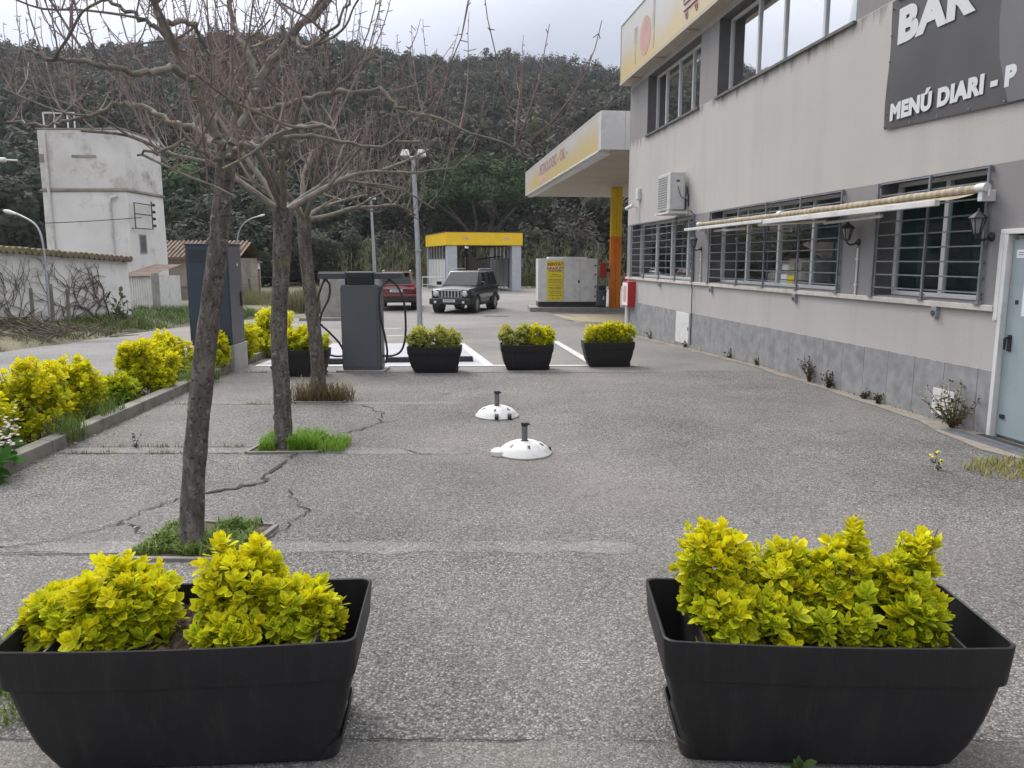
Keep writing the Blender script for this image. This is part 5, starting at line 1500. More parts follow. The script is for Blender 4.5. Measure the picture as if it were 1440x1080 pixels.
def sprouts(tw, g, P, dens, lmin, lmax, r=.0055, up=1.0, spurs=True, t0=.25):
    """upright young shoots along a limb"""
    tot = sum((P[i + 1] - P[i]).length for i in range(len(P) - 1)); n = int(tot * dens)
    for _ in range(n):
        t = t0 + (1 - t0) * g.random(); i = min(int(t * (len(P) - 1)), len(P) - 2); f = t * (len(P) - 1) - i
        p = P[i].lerp(P[i + 1], f); along = (P[i + 1] - P[i]).normalized()
        a = g.uniform(0, 6.28); side = Vector((math.cos(a), math.sin(a), 0))
        d = (side * g.uniform(.2, .9) + along * .35 + Vector((0, 0, g.uniform(.1, .9)))).normalized()
        l = g.uniform(lmin, lmax) * (.55 + .45 * t); m = 6; pts = [p]; q = p.copy()
        down = g.random() < .12
        for k in range(m):
            d = (d + Vector((0, 0, (-.05 if down else .34 * up))) + Vector((g.gauss(0, .09), g.gauss(0, .09), g.gauss(0, .07)))).normalized(); q = q + d * l / m; pts.append(q.copy())
        rr = r * (.55 + .45 * l / lmax); tw.tube(pts, [rr * (1 - .62 * k / m) for k in range(m + 1)], 4, cap=False)
        if spurs:
            for k in range(1, m):
                for _ in range(2):
                    s_ = pts[k].lerp(pts[k + 1], g.random()) if k < m else pts[k]
                    e = Vector((g.gauss(0, 1), g.gauss(0, 1), g.gauss(.4, .6))).normalized(); sl_ = g.uniform(.012, .05)
                    tw.tube([s_, s_ + e * sl_], [rr * .55, rr * .5], 3, cap=False)
        if g.random() < .5 and l > .45:
            k = g.randint(1, 3); s_ = pts[k]; e = (pts[k + 1] - pts[k]).normalized(); e = (e + Vector((g.gauss(0, .5), g.gauss(0, .5), .2))).normalized(); l2 = l * g.uniform(.3, .55)
            tw.tube([s_, s_ + e * l2 * .5, s_ + (e + Vector((0, 0, .5))).normalized() * l2], [rr * .7, rr * .5, rr * .3], 4, cap=False)


def taper(P, r0, r1, g, knob=.1): return [(r0 + (r1 - r0) * (i / (len(P) - 1)) ** .8) * (1 + g.uniform(-knob, knob)) for i in range(len(P))]


def bare_tree(label, trunk, limbs, seed, auto=None, dens=10, lmax=1.0):
    g = random.Random(seed)
    base = trunk[0][0]
    t = thing('bare_tree', label, 'tree', base, 0, 'bare pollarded trees in the lot')
    tb, lb, tw = MB(), MB(), MB(); o = Vector(base)
    rel = lambda p: Vector(p) - o
    P = smooth([rel(p) for p, _ in trunk], 6); rs = np.interp(np.linspace(0, 1, len(P)), np.linspace(0, 1, len(trunk)), [r for _, r in trunk])
    rs = [r * (1 + g.uniform(-.05, .05)) for r in rs]; rs[0] *= 1.18; P.insert(0, P[0] - Vector((0, 0, .08))); rs.insert(0, rs[0] * 1.1)
    tb.tube(P, rs, 18)
    for k in range(9):                               # pruning knots
        i = g.randint(4, len(P) - 3); a = g.uniform(0, 6.28); d = Vector((math.cos(a), math.sin(a), g.uniform(0, .5))).normalized(); q = P[i] + d * rs[i] * .75; kr = rs[i] * g.uniform(.22, .42)
        tb.tube([q, q + d * rs[i] * .32, q + d * rs[i] * .42], [kr * 1.5, kr, kr * .55], 9)
    allp = []
    for pts, r0, r1 in limbs:
        Q = smooth([rel(p) for p in pts], 5); Q = [q + Vector((g.gauss(0, .008), g.gauss(0, .008), g.gauss(0, .008))) for q in Q]
        lb.tube(Q, taper(Q, r0 * .76, r1 * .62, g), 9); allp.append((Q, r1))
    if auto:
        top = P[-1]; nl, reach, rise, r0 = auto
        for k in range(nl):
            a = 6.28 * k / nl + g.uniform(-.35, .35); L = reach * g.uniform(.75, 1.12); pts = [top - Vector((0, 0, .05))]
            d = Vector((math.cos(a), math.sin(a), rise * g.uniform(.6, 1.5))).normalized(); q = pts[0].copy()
            for j in range(5):
                d = (d + Vector((g.gauss(0, .17), g.gauss(0, .17), g.gauss(-.02, .16)))).normalized(); q = q + d * L / 5; pts.append(q.copy())
            Q = smooth(pts, 4); lb.tube(Q, taper(Q, r0, r0 * .32, g), 8); allp.append((Q, r0 * .32))
            for s_ in range(g.randint(3, 4)):
                i = g.randint(5, len(Q) - 3); q = Q[i].copy(); dd = (Q[i + 1] - Q[i]).normalized(); sa = g.choice((-1, 1)) * g.uniform(.6, 1.1)
                d2 = Vector((dd.x * math.cos(sa) - dd.y * math.sin(sa), dd.x * math.sin(sa) + dd.y * math.cos(sa), dd.z + g.uniform(-.05, .35))).normalized(); pp = [q.copy()]
                l2 = L * g.uniform(.3, .55)
                for j in range(4): d2 = (d2 + Vector((g.gauss(0, .2), g.gauss(0, .2), g.gauss(.02, .12)))).normalized(); q = q + d2 * l2 / 4; pp.append(q.copy())
                Q2 = smooth(pp, 3); lb.tube(Q2, taper(Q2, r0 * .42, r0 * .2, g), 6); allp.append((Q2, r0 * .2))
    # side branches on the measured limbs
    extra = []
    if not auto:
        for Q, r1 in list(allp):
            for s_ in range(2):
                i = g.randint(len(Q) // 3, len(Q) - 2); q = Q[i].copy(); dd = (Q[i + 1] - Q[i]).normalized()
                sidev = dd.cross(Vector((0, 0, 1))).normalized() * g.choice((-1, 1)); d2 = (dd * .5 + sidev * g.uniform(.5, 1) + Vector((0, 0, g.uniform(-.1, .6)))).normalized(); pp = [q.copy()]; l2 = g.uniform(.3, .75)
                for j in range(4): d2 = (d2 + Vector((g.gauss(0, .22), g.gauss(0, .22), g.gauss(.05, .14)))).normalized(); q = q + d2 * l2 / 4; pp.append(q.copy())
                Q2 = smooth(pp, 3); lb.tube(Q2, taper(Q2, max(r1 * .62, .008), .005, g), 6); extra.append((Q2, .006))
    for Q, r1 in allp + extra: sprouts(tw, g, Q, dens, .25, lmax)
    tr = tb.build('trunk', M['bark'], t, smooth=True); lb.build('branches', M['limb'], t, smooth=True); tw.build('twigs', M['twig'], t)
    return t


T1 = 4.66
a1 = lambda px, py, dy=0.: at(px, py, T1 + dy)
trunk1 = [((-1.985, 4.63, 0), .074), (a1(273, 660), .070), (a1(288, 500), .063), (a1(303, 380), .058), (a1(313, 280), .053), (a1(319, 215), .056)]
limbs1 = [
    ([a1(319, 222), a1(332, 195, .03), a1(350, 152, .06), a1(372, 105, .1), a1(402, 58, .1), a1(440, 22, .12), a1(480, -12, .15)], .047, .028),
    ([a1(317, 220), a1(303, 190, -.05), a1(282, 145, -.1), a1(262, 105, -.12), a1(236, 52, -.16), a1(212, -5, -.2)], .042, .026),
    ([a1(352, 156, .06), a1(372, 156, .0), a1(410, 145, -.15), a1(465, 134, -.3), a1(532, 126, -.4), a1(556, 145, -.45), a1(575, 160, -.45), a1(600, 162, -.5)], .026, .012),
    ([a1(322, 222), a1(345, 206, .2), a1(390, 192, .5), a1(450, 192, .8), a1(520, 205, 1.1), a1(590, 198, 1.3)], .034, .014),
    ([a1(268, 112, -.12), a1(240, 97, -.25), a1(205, 103, -.4), a1(170, 98, -.5), a1(130, 88, -.6), a1(95, 85, -.6), a1(58, 80, -.7), a1(35, 70, -.7)], .028, .013),
    ([a1(258, 176, .3), a1(230, 165, .35), a1(200, 152, .4), a1(165, 146, .5), a1(135, 160, .5), a1(95, 170, .6), a1(62, 178, .6), a1(10, 170, .7)], .026, .011),
    ([a1(310, 215), a1(285, 190, .2), a1(258, 176, .3)], .034, .026),
    ([a1(362, 120, .1), a1(358, 98, .15), a1(342, 62, .2), a1(327, 35, .25), a1(322, -8, .3)], .030, .02),
    ([a1(228, 30, -.16), a1(250, 30, -.05), a1(274, 34, .1), a1(282, 55, .2), a1(300, 78, .3), a1(318, 86, .35)], .024, .013),
    ([a1(318, 228), a1(290, 218, -.2), a1(258, 200, -.3), a1(228, 214, -.35), a1(195, 216, -.4)], .022, .010),
    ([a1(235, 50, -.16), a1(205, 28, -.2), a1(172, 12, -.2), a1(140, -4, -.25)], .022, .013),
    ([a1(322, 225), a1(340, 205, -.25), a1(380, 200, -.6), a1(420, 175, -.9), a1(470, 182, -1.1)], .028, .012),
    ([a1(410, 50, .1), a1(430, 68, -.05), a1(445, 60, -.2), a1(470, 40, -.3), a1(492, 0, -.35)], .018, .009)]
bare_tree('nearest bare tree leaning right with its trunk rising behind the left planter', trunk1, limbs1, 3, dens=8.5, lmax=.95)
T2 = 7.22
trunk2 = [((-2.16, T2, 0), .088), (at(397, 560, T2), .080), (at(392, 470, T2), .076), (at(396, 370, T2), .078), (at(398, 292, T2), .090)]
bare_tree('second bare tree with a straight mottled trunk in a grassy pit', trunk2, [], 8, auto=(6, 1.85, .56, .034), dens=9, lmax=1.1)
T3 = 9.9
trunk3 = [((-2.49, T3, 0), .10), (at(446, 500, T3), .086), (at(438, 430, T3), .082), (at(430, 360, T3), .08), (at(427, 305, T3), .09)]
bare_tree('third bare tree farthest away with dry grass round its foot', trunk3, [], 14, auto=(6, 2.0, .58, .038), dens=8, lmax=1.15)


# ------------------------------------------------------------------ tree pits and grass
def pit(pts, name='tree_pit'):
    b = MB(); b.add([(x, y, .009) for x, y in pts], [tuple(range(len(pts)))]); struct(b.build(name, M['soil']))
    b = MB(); n = len(pts)
    for i in range(n):
        p, q = Vector((*pts[i], 0)), Vector((*pts[(i + 1) % n], 0)); d = (q - p).normalized(); s_ = Vector((-d.y, d.x, 0)) * -.035
        vs = [p, q, q + s_, p + s_]; b.add([(v.x, v.y, .0) for v in vs] + [(v.x, v.y, .022) for v in vs], [(4, 5, 6, 7), (0, 1, 5, 4), (1, 2, 6, 5), (2, 3, 7, 6), (3, 0, 4, 7)])
    struct(b.build('pit_edging', M['kerb'], bevel=.004))


pit([(-2.32, 4.42), (-1.66, 4.40), (-1.58, 4.98), (-2.22, 5.06)])
pit([(-2.42, 6.98), (-1.78, 7.02), (-1.84, 7.72), (-2.34, 7.68)])
pit([(-2.72, 9.56), (-2.10, 9.56), (-2.14, 10.2), (-2.72, 10.2)])
gg = np.random.default_rng(77)


def grass(name, label, cat, pts, H, W, lean, c0, c1, kind='stuff', parent=None):
    V, F, C = blades(pts, H, W, lean, np.array(c0), np.array(c1), gg)
    o = np_mesh(name, V, F, M['grass'], C, parent=parent)
    tag(o, label, cat, kind=kind); return o


def scat(n, x0, x1, y0, y1, z=.01, fn=None):
    x = gg.uniform(x0, x1, n); y = gg.uniform(y0, y1, n)
    zz = np.array([gz(v) for v in y]) + z if fn is None else np.array([fn(a, c) for a, c in zip(x, y)])
    return np.stack([x, y, zz], 1)


p = scat(2600, -2.26, -1.62, 4.44, 5.02); p = p[np.sin(p[:, 0] * 13) + np.sin(p[:, 1] * 11 + 1) > -.9]; grass('pit_weeds', 'low green weeds round the nearest bare trunk', 'weeds', p, gg.uniform(.03, .09, len(p)), .006, 1.1, (.09, .15, .025), (.17, .24, .04))
k1 = weed('ground_weed', 'leafy green mat of weeds at the foot of the nearest tree', 'weed', (-1.78, 4.86, 0), 60, .13, 90, (.09, .16, .025), .028, 2.4)
weed('ground_weed', 'smaller mat of leafy weeds left of the nearest trunk', 'weed', (-2.14, 4.6, 0), 50, .11, 91, (.09, .16, .025), .026, 2.4)
p = np.concatenate([scat(1500, -2.08, -1.82, 7.05, 7.5), scat(1100, -2.36, -2.2, 7.05, 7.6), scat(500, -1.8, -1.55, 7.0, 7.45)])
hh = gg.uniform(.06, .20, len(p)); hh[1500:] *= .75
grass('pit_grass', 'bright green grass tufts round the second bare trunk', 'grass', p, hh, .004, .8, (.12, .25, .02), (.22, .36, .03))
p = scat(620, -2.78, -2.08, 9.56, 9.95); p[:, 0] += gg.normal(0, .05, len(p))
grass('dry_grass', 'dry brown grass tuft round the third bare trunk', 'grass', p, gg.uniform(.08, .40, len(p)), .006, 1.0, (.13, .085, .05), (.20, .17, .075))
p = scat(900, 3.8, 4.6, 6.0, 6.75); p = p[(p[:, 0] - 4.25) ** 2 / .2 + (p[:, 1] - 6.35) ** 2 / .12 < 1]
grass('yellow_grass', 'yellowish grass patch in the asphalt at the right edge', 'grass', p, gg.uniform(.03, .11, len(p)), .004, 1.0, (.22, .21, .05), (.32, .30, .06))
p = scat(2600, -2.5, -1.72, 2.55, 3.45); p = p[(p[:, 0] + 2.25) ** 2 / .22 + (p[:, 1] - 3.0) ** 2 / .2 < 1]
grass('corner_grass', 'green grass patch beside the front left planter', 'grass', p, gg.uniform(.02, .08, len(p)), .004, 1.0, (.07, .13, .02), (.15, .20, .04))
xs_ = gg.uniform(0, 1, 5200); yy = 3.5 + xs_ * 13.4; p = np.stack([-3.98 - .05 * yy - gg.uniform(0, 1, 5200) ** 1.6 * 1.5, yy, np.array([gz(v) for v in yy]) + .03], 1)
grass('bed_grass', 'tufts of grass and weeds between the hedge shrubs', 'grass', p, gg.uniform(.03, .16, len(p)), .004, .9, (.08, .12, .03), (.17, .19, .06))
p = np.concatenate([scat(700, -4.55, -4.28, 10.45, 11.35, .03), scat(300, -4.6, -4.3, 8.1, 8.6, .03), scat(250, -4.4, -4.2, 7.2, 7.6, .03)])
grass('tall_bed_grass', 'taller fresh grass clumps in the planting bed', 'grass', p, gg.uniform(.12, .36, len(p)), .005, .55, (.10, .17, .03), (.17, .23, .05))
# sprigs in the joints of the paving
q = []
for (x0, x1, y) in ((-4.0, -2.3, 6.98), (-4.1, -2.6, 9.46), (-4.2, -2.9, 12.2), (-3.9, -2.4, 7.22)):
    for k in range(10):
        c = gg.uniform(x0, x1); q.append(np.stack([gg.normal(c, .05, 16), gg.normal(y, .012, 16), np.full(16, .005)], 1))
s_ = gg.uniform(.1, 14, 700); n_ = np.abs(gg.normal(.05, .04, 700)); q.append(np.array([wl(a, c_, 0) for a, c_ in zip(s_, n_)])); q[-1][:, 2] = [gz(v) for v in q[-1][:, 1]]
q.append(np.stack([kerb_x(0) + .02 - .05 * (yy[:600]) + np.abs(gg.normal(0, .02, 600)), yy[:600], np.array([gz(v) for v in yy[:600]])], 1))
p = np.concatenate(q); grass('joint_grass', 'sparse sprigs of grass in the paving joints and along the walls', 'grass', p, gg.uniform(.015, .07, len(p)), .003, .9, (.13, .12, .05), (.20, .20, .06))
# fallen leaves by the kerb
n = 46; P = np.stack([gg.uniform(-4.2, -3.6, n), gg.uniform(5.6, 8.8, n), np.full(n, .012)], 1); P[:, 0] = -3.84 - .05 * P[:, 1] + np.abs(gg.normal(0, .09, n))
P = np.concatenate([P, np.stack([gg.uniform(-4, 3.4, 22), gg.uniform(3.4, 10, 22), np.full(22, .012)], 1)]); n = len(P)
a = gg.uniform(0, 6.28, n); D = np.stack([np.cos(a), np.sin(a), gg.uniform(-.1, .2, n)], 1); L = gg.uniform(.02, .045, n); c = np.array([[.30, .24, .15]]) * gg.uniform(.5, 1.5, (n, 1))
V, F, C = leaves(P, D, np.tile([[0, 0, 1.]], (n, 1)) + .3 * gg.normal(size=(n, 3)), L, L * .9, c, c * .8)
tag(np_mesh('fallen_leaves', V, F, M['grass'], C), 'scattered dry leaves and petals on the asphalt along the kerb', 'leaves', kind='stuff')
M4_ = None

# ------------------------------------------------------------------ beyond the road, on the left
b = MB(); vs = []; prof = [(-10.40, -.05), (-10.7, .05), (-11.2, .16), (-11.9, .26), (-13.2, .34), (-40, .4)]
ys = [2, 8, 12, 15, 18, 20, 22, 24, 26, 28, 31, 36]
def verge_z(x, y): return float(np.interp(-x, [-q_[0] for q_ in prof], [q_[1] for q_ in prof])) + gz(y) + .05 * math.sin(y * 1.7 + x) + .03 * math.sin(y * 4.1)
for y in ys:
    for x, dz in prof: vs.append((x + (.25 * math.sin(y * .8) + max(0, y - 25) * .22 if x > -12.5 else 0), y, dz + gz(y) + .03))
m = len(prof); b.add(vs, [(i * m + j, i * m + j + 1, (i + 1) * m + j + 1, (i + 1) * m + j) for i in range(len(ys) - 1) for j in range(m - 1)])
struct(b.build('verge', M['dirt'], smooth=True))
p = scat(26000, -13.2, -10.4, 9, 30); p[:, 0] += np.maximum(0, p[:, 1] - 25) * .22; p = p[(p[:, 0] < -10.4 + .25 * np.sin(p[:, 1] * .8) + np.maximum(0, p[:, 1] - 25) * .22)]
p[:, 2] = [verge_z(a - max(0, c - 25) * .22, c) - .01 for a, c in p[:, :2]]
t_ = np.clip((p[:, 1] - 18) / 6, 0, 1); gr = blades(p, gg.uniform(.05, .22, len(p)) * (1 + .8 * t_), .012, .9, np.array([.085, .095, .03]), np.array([.14, .13, .05]), gg)
cc = gr[2].reshape(-1, 5, 3); cc[:] = cc * (1 - t_[:, None, None] * .5) + np.array([.05, .13, .02]) * t_[:, None, None] * gg.uniform(.3, .9, (len(p), 1, 1)); o = np_mesh('verge_grass', gr[0], gr[1], M['grass'], cc.reshape(-1, 3)); tag(o, 'rough grass verge along the far side of the road', 'grass', kind='stuff')

# low white building with a tiled eave
t = thing('white_outbuilding', 'low white outbuilding with a mossy tiled eave beside the road', 'outbuilding', (-11.75, 24.2, -.35), math.atan2(-.964, -.264))
def ez(x): return 2.08 + .055 * x
b = MB(); LX = 13
b.add([(0, 0, -.2), (LX, 0, -.2), (LX, 0, ez(LX)), (0, 0, ez(0)), (0, -4, -.2), (LX, -4, -.2), (LX, -4, ez(LX) + .1), (0, -4, ez(0) + .1)], [(0, 1, 2, 3), (5, 4, 7, 6), (1, 5, 6, 2), (4, 0, 3, 7), (3, 2, 6, 7)])
b.build('wall', M['tower'], t)
b = MB(); b2 = MB(); x = .05
while x < LX:
    z = ez(x) + .05; bb = b2 if x < 1.2 else b
    bb.tube([(x, .17, z + rnd.uniform(-.01, .012)), (x, -4.1, z + .16)], [.092, .085], 8); x += .19
rf = b.build('roof_tiles', M['tile_moss'], t, smooth=True); b2.build('roof_tiles', M['tile'], t, smooth=True)
b = MB(); b.add([(0, .10, ez(0) - .03), (LX, .10, ez(LX) - .03), (LX, .10, ez(LX) + .02), (0, .10, ez(0) + .02), (0, .001, ez(0) - .03), (LX, .001, ez(LX) - .03), (LX, .001, ez(LX) + .02), (0, .001, ez(0) + .02)], [(0, 1, 2, 3), (0, 4, 5, 1), (0, 3, 7, 4), (3, 2, 6, 7)]); b.build('eave', M['stained'], t)
M_ob = t.matrix_basis.copy()
# bare creeper on that wall
gv = random.Random(9); b = MB()
def creeper(x, z, ang, r, depth):
    n = gv.randint(5, 9); pts = [(x, .02, z)]
    for k in range(n):
        ang += gv.gauss(0, .28); x += math.cos(ang) * .14; z += math.sin(ang) * .14
        if z > ez(x) - .08 or z < .0 or x < .9 or x > 9: break
        pts.append((x, .02 + gv.uniform(0, .03), z))
        if depth < 3 and gv.random() < .3: creeper(x, z, ang + gv.choice((-1, 1)) * gv.uniform(.4, 1.1), r * .68, depth + 1)
    if len(pts) > 2: b.tube(pts, [r * (1 - .5 * i / len(pts)) for i in range(len(pts))], 4, cap=False)
for x0, a0 in ((1.25, 1.6), (1.35, 1.75), (1.3, 1.4), (2.3, 1.2), (2.6, 1.9), (3.2, 1.5), (3.9, 1.1), (4.3, 2.0), (5.0, 1.5), (5.7, 1.2), (6.4, 1.9), (7.2, 1.6)):
    creeper(x0 + gv.uniform(-.1, .1), .05, a0 + gv.uniform(-.3, .3), .016 if x0 > 1.4 else .035, 0)
    for rep in range(2): creeper(x0 + gv.uniform(-.4, .4), gv.uniform(.5, 1.7), gv.uniform(.2, 3), .010, 1)
o = b.build('bare_creeper', M['dark_wood']); o.matrix_basis = M_ob; tag(o, 'leafless creeper branching over the white outbuilding wall', 'creeper')

# whitewashed tower
t = thing('white_tower', 'tall square whitewashed tower with a peeling upper storey', 'tower', (-16.0, 31.6, -.45))
h = 1.6
b = MB(); b.frustum((-h, h, -h, h), (-h + .03, h - .03, -h + .03, h - .03), 0, 4.75); b.build('lower_wall', M['tower'], t, bevel=.03)
b = MB(); b.box(-h - .03, h + .03, -h - .03, h + .03, 4.751, 4.83); b.build('string_course', M['stained'], t, bevel=.02)
b = MB(); b.box(-h + .02, h - .02, -h + .02, h - .02, 4.831, 6.98); b.build('upper_wall', M['tower_top'], t, bevel=.05, segs=2)
b = MB(); b.box(-h + .0, h, -h + .0, h, 6.981, 7.03); b.box(-.35, .55, -h - .01, -h + .019, 5.98, 6.06); b.box(-h + .06, -h + .25, -h - .006, -h + .019, 5.8, 6.1); b.build('coping', M['stained'], t)
b = MB(); b.tube([(-1.28, -h - .06, .3), (-1.28, -h - .06, 6.9)], .055, 8); b.tube([(.95, -h - .05, .4), (.95, -h - .05, 4.3), (1.02, -h - .05, 4.5), (1.25, -h - .05, 4.58)], .05, 8); b.build('downpipe', M['tower_top'], t, smooth=True)
b = MB(); b.box(h - .028, h + .0, -.85, -.25, 2.45, 3.2); b.build('window', M['steel'], t)
b = MB(); b.box(h + .0005, h + .004, -.76, -.34, 2.52, 3.13); wn = b.build('window_opening', M['screen'], t)
b = MB()
for k in range(5): b.box(h + .004, h + .016, -.74 + k * .09, -.715 + k * .09, 2.5, 3.15)
b.build('window_bars', M['steel'], wn)
b = MB(); b.tube([(h - .02, -1.35, 3.4), (h + .12, -1.35, 3.4), (h + .12, -1.35, 4.35), (h + .12, .1, 4.35)], .025, 6); b.tube([(h + .12, -1.35, 3.95), (h + .12, .1, 3.95)], .025, 6); b.tube([(h + .12, -1.35, 3.4), (h + .12, .1, 3.42), (h + .12, .1, 4.5)], .025, 6)
ib = b.build('insulator_frame', M['bin'], t)
for k in range(4):
    b = MB(); b.lathe([(.0, -.09), (.035, -.08), (.06, -.03), (.04, 0), (.06, .03), (.035, .08), (0, .09)], 8, (h + .18, .15, 3.55 + k * .27), 'y'); b.build('insulator', M['black'], t, smooth=True)
b = MB()
for (x0, x1) in ((-1.5, -1.1), (-.6, -.35)): b.tube([(x0, -1.2, 7.0), (x0, -1.2, 7.65), (x1, -1.2, 7.65), (x1, -1.2, 7.0)], .03, 6)
b.tube([(-1.5, -1.2, 7.62), (-.35, -1.2, 7.62)], .02, 5); b.build('roof_rail', M['white'], t)
# lean-to and other low buildings
t = thing('lean_to_shed', 'small corrugated lean-to shed in front of the white tower', 'shed', (-12.75, 27.0, -.35))
b = MB()
for k in range(12): b.tube([(-.5 + k * .08, 0, 0), (-.5 + k * .08, 0, 1.55 + .0 * k)], .041, 8)
b.box(-.5, .38, .01, 2.4, 0, 1.54); b.build('corrugated_wall', M['white'], t, smooth=True)
b = MB(); b.box(.42, .56, -.03, .25, 0, 1.68); b.build('corner_post', M['block'], t); b = MB(); b.add([(-.6, -.15, 1.58), (.42, -.15, 1.58), (.42, 2.5, 1.95), (-.6, 2.5, 1.95)], [(0, 1, 2, 3)]); b.add([(-.6, -.15, 1.56), (.42, -.15, 1.56), (.42, -.15, 1.58), (-.6, -.15, 1.58)], [(0, 1, 2, 3)]); b.build('roof', M['tile'], t)
t = thing('stained_outbuilding', 'stained rendered outbuilding with a clay roof behind the blue cabinet', 'outbuilding', (-14.3, 36.5, -.4))
b = MB(); b.box(-2.2, 1.6, 0, 3, 0, 2.25); b.box(-2.2, 1.0, -.06, -.001, .95, 1.1); b.build('wall', M['stained'], t)
b = MB(); b.add([(-2.4, -.3, 2.2), (1.8, -.3, 2.2), (1.8, 1.6, 3.0), (-2.4, 1.6, 3.0), (-2.4, 3.3, 2.2), (1.8, 3.3, 2.2)], [(0, 1, 2, 3), (3, 2, 5, 4)])
for k in range(21): b.tube([(-2.4 + k * .2, -.32, 2.24), (-2.4 + k * .2, 1.6, 3.04)], .07, 6)
b.build('roof', M['tile'], t, smooth=True)
b = MB(); b.box(.3, .9, -.012, -.001, 0, .85); b.build('opening', M['screen'], t)
t = thing('white_hut', 'narrow white hut with a red tiled edge behind the blue cabinet', 'hut', (-13.35, 38.5, -.4))
b = MB(); b.box(-.9, .45, 0, 2, 0, 2.0); b.build('wall', M['tower'], t); b = MB(); b.box(-1, .55, -.12, 2.1, 2.001, 2.12); b.build('roof', M['tile'], t)
t = thing('block_wall', 'short grey concrete block wall with a yellow notice behind the charging post', 'wall', (-6.4, 29.2, -.4))
b = MB()
for r_ in range(8):
    for k in range(5):
        x0 = -.72 + k * .41 - (.2 if r_ % 2 else 0); b.box(max(x0, -.72), min(x0 + .40, 1.12), 0, .2, r_ * .21 + .002, r_ * .21 + .207)
b.box(-.70, 1.10, .012, .188, 0, 1.68); b.build('blocks', M['block'], t, bevel=.006, segs=1)
b = MB(); b.box(-.75, 1.15, -.02, .22, 1.69, 1.74); b.build('coping', M['char_dark'], t)
b = MB(); b.box(.10, .40, -.02, -.001, .45, 1.55); b.build('notice', M['poster'], t); b = MB(); b.box(.42, .7, -.02, -.001, 1.2, 1.6); b.build('sheet', M['paper'], t)
b = MB(); b.box(-7.6, -4.9, 27.9, 28.1, -.42, -.28); struct(b.build('forecourt_kerb', M['kerb'], bevel=.02))
# posts and a brush pile by the wall
for i, (px, py, Y, hh_, lb) in enumerate(((98, 470, 20.5, 1.0, 'leaning grey wooden post near the end of the creeper'), (76, 475, 19.8, 1.15, 'grey wooden post in the middle of the brush'), (48, 478, 19.0, 1.05, 'grey wooden post at the left of the brush'))):
    q = at(px, py, Y); b = MB(); b.tube([(0, 0, -.3), (.03, 0, hh_ * .5), (.02, .02, hh_)], [.05, .045, .04], 7); o = b.build('wooden_post', M['wood'], smooth=True); o.location = (q.x, Y, gz(Y) + .2); tag(o, lb, 'post', 'wooden posts before the white wall')
for i, (px, hh_, lb) in enumerate(((366, 1.75, 'weathered fence post left of the reeds'), (352, 1.3, 'short fence post beside the white hut'), (405, 1.4, 'fence post among the reeds'))):
    q = at(px, 420, 37); b = MB(); b.tube([(0, 0, 0), (0, 0, hh_)], .06, 6); b.tube([(-.6, 0, hh_ * .8), (.6, 0, hh_ * .78)], .012, 4); o = b.build('fence_post', M['wood']); o.location = (q.x, 37, -.4); tag(o, lb, 'post', 'fence posts at the edge of the reeds')
b = MB(); gv = random.Random(4)
for k in range(130):
    x, y = gv.gauss(0, .9), gv.gauss(0, .45); z = max(.0, .45 - abs(x) * .2 - abs(y) * .3) * gv.random(); a = gv.gauss(0, .5); l = gv.uniform(.3, .9)
    d = Vector((math.cos(a), math.sin(a) * .6, gv.gauss(.05, .3))).normalized(); p0 = Vector((x, y, z + .02)); b.tube([p0 - d * l / 2, p0 + Vector((0, 0, gv.uniform(-.04, .06))), p0 + d * l / 2], [.018, .015, .008], 4, cap=False)
o = b.build('brush_pile', M['dark_wood']); o.location = (-11.55, 18.2, gz(18.2) + .2); tag(o, 'low pile of brown cut branches by the road on the left', 'brush pile')

# ------------------------------------------------------------------ lamp posts
t = thing('lamp_post', 'grey lamp post with twin floodlights behind the charging post', 'lamp post', (-2.47, 21, gz(21)))
b = MB(); b.tube([(0, 0, 0), (-.02, 0, 2.3), (-.10, 0, 4.62)], [.075, .066, .055], 12); b.lathe([(.15, 0), (.15, .02), (.08, .03), (.08, .25)], 12); b.box(-.09, .06, -.09, .09, 2.2, 2.26); b.build('pole', M['steel'], t, smooth=True)
b = MB(); b.tube([(-.36, 0, 4.60), (.16, 0, 4.62)], .025, 8); b.build('crossbar', M['steel'], t)
for x in (-.30, .12):
    b = MB(); b.frustum((x - .12, x + .12, -.16, .1), (x - .08, x + .08, -.08, .08), 4.63, 4.80); b.build('floodlight', M['white'], t, bevel=.03)
t = thing('lamp_post', 'thin grey lamp post farther back with a small top', 'lamp post', (-6.94, 40, -.4))
b = MB(); b.tube([(0, 0, 0), (-.03, 0, 2.6), (-.10, 0, 5.15)], [.09, .08, .055], 10); b.build('pole', M['steel'], t, smooth=True); b = MB(); b.box(-.16, .14, -.15, .1, 5.14, 5.24); b.build('floodlight', M['white'], t, bevel=.02)
def arm_lamp(lb, base, pts, r, head):
    t = thing('street_lamp', lb, 'street lamp', base); o = Vector(base)
    b = MB(); P = spl([Vector(p) - o for p in pts], 6); b.tube(P, [r * (1 - .35 * i / len(P)) for i in range(len(P))], 8); b.build('pole', M['steel'], t, smooth=True)
    d = (P[-1] - P[-3]).normalized(); q = P[-1]
    b = MB(); b.tube([q - d * .1, q + d * head * .4, q + d * head * .8, q + d * head], [r * .9, head * .22, head * .17, head * .06], 10); b.build('lamp_head', M['white'], t, smooth=True)
arm_lamp('curved white street lamp standing before the creeper wall', (-12.34, 20.9, gz(21)), [(-12.34, 20.9, gz(21)), (-12.33, 20.9, 1.2), (-12.34, 20.9, 2.2), (-12.48, 20.9, 2.66), (-12.85, 20.9, 2.90), (-13.05, 20.9, 2.97)], .032, .26)
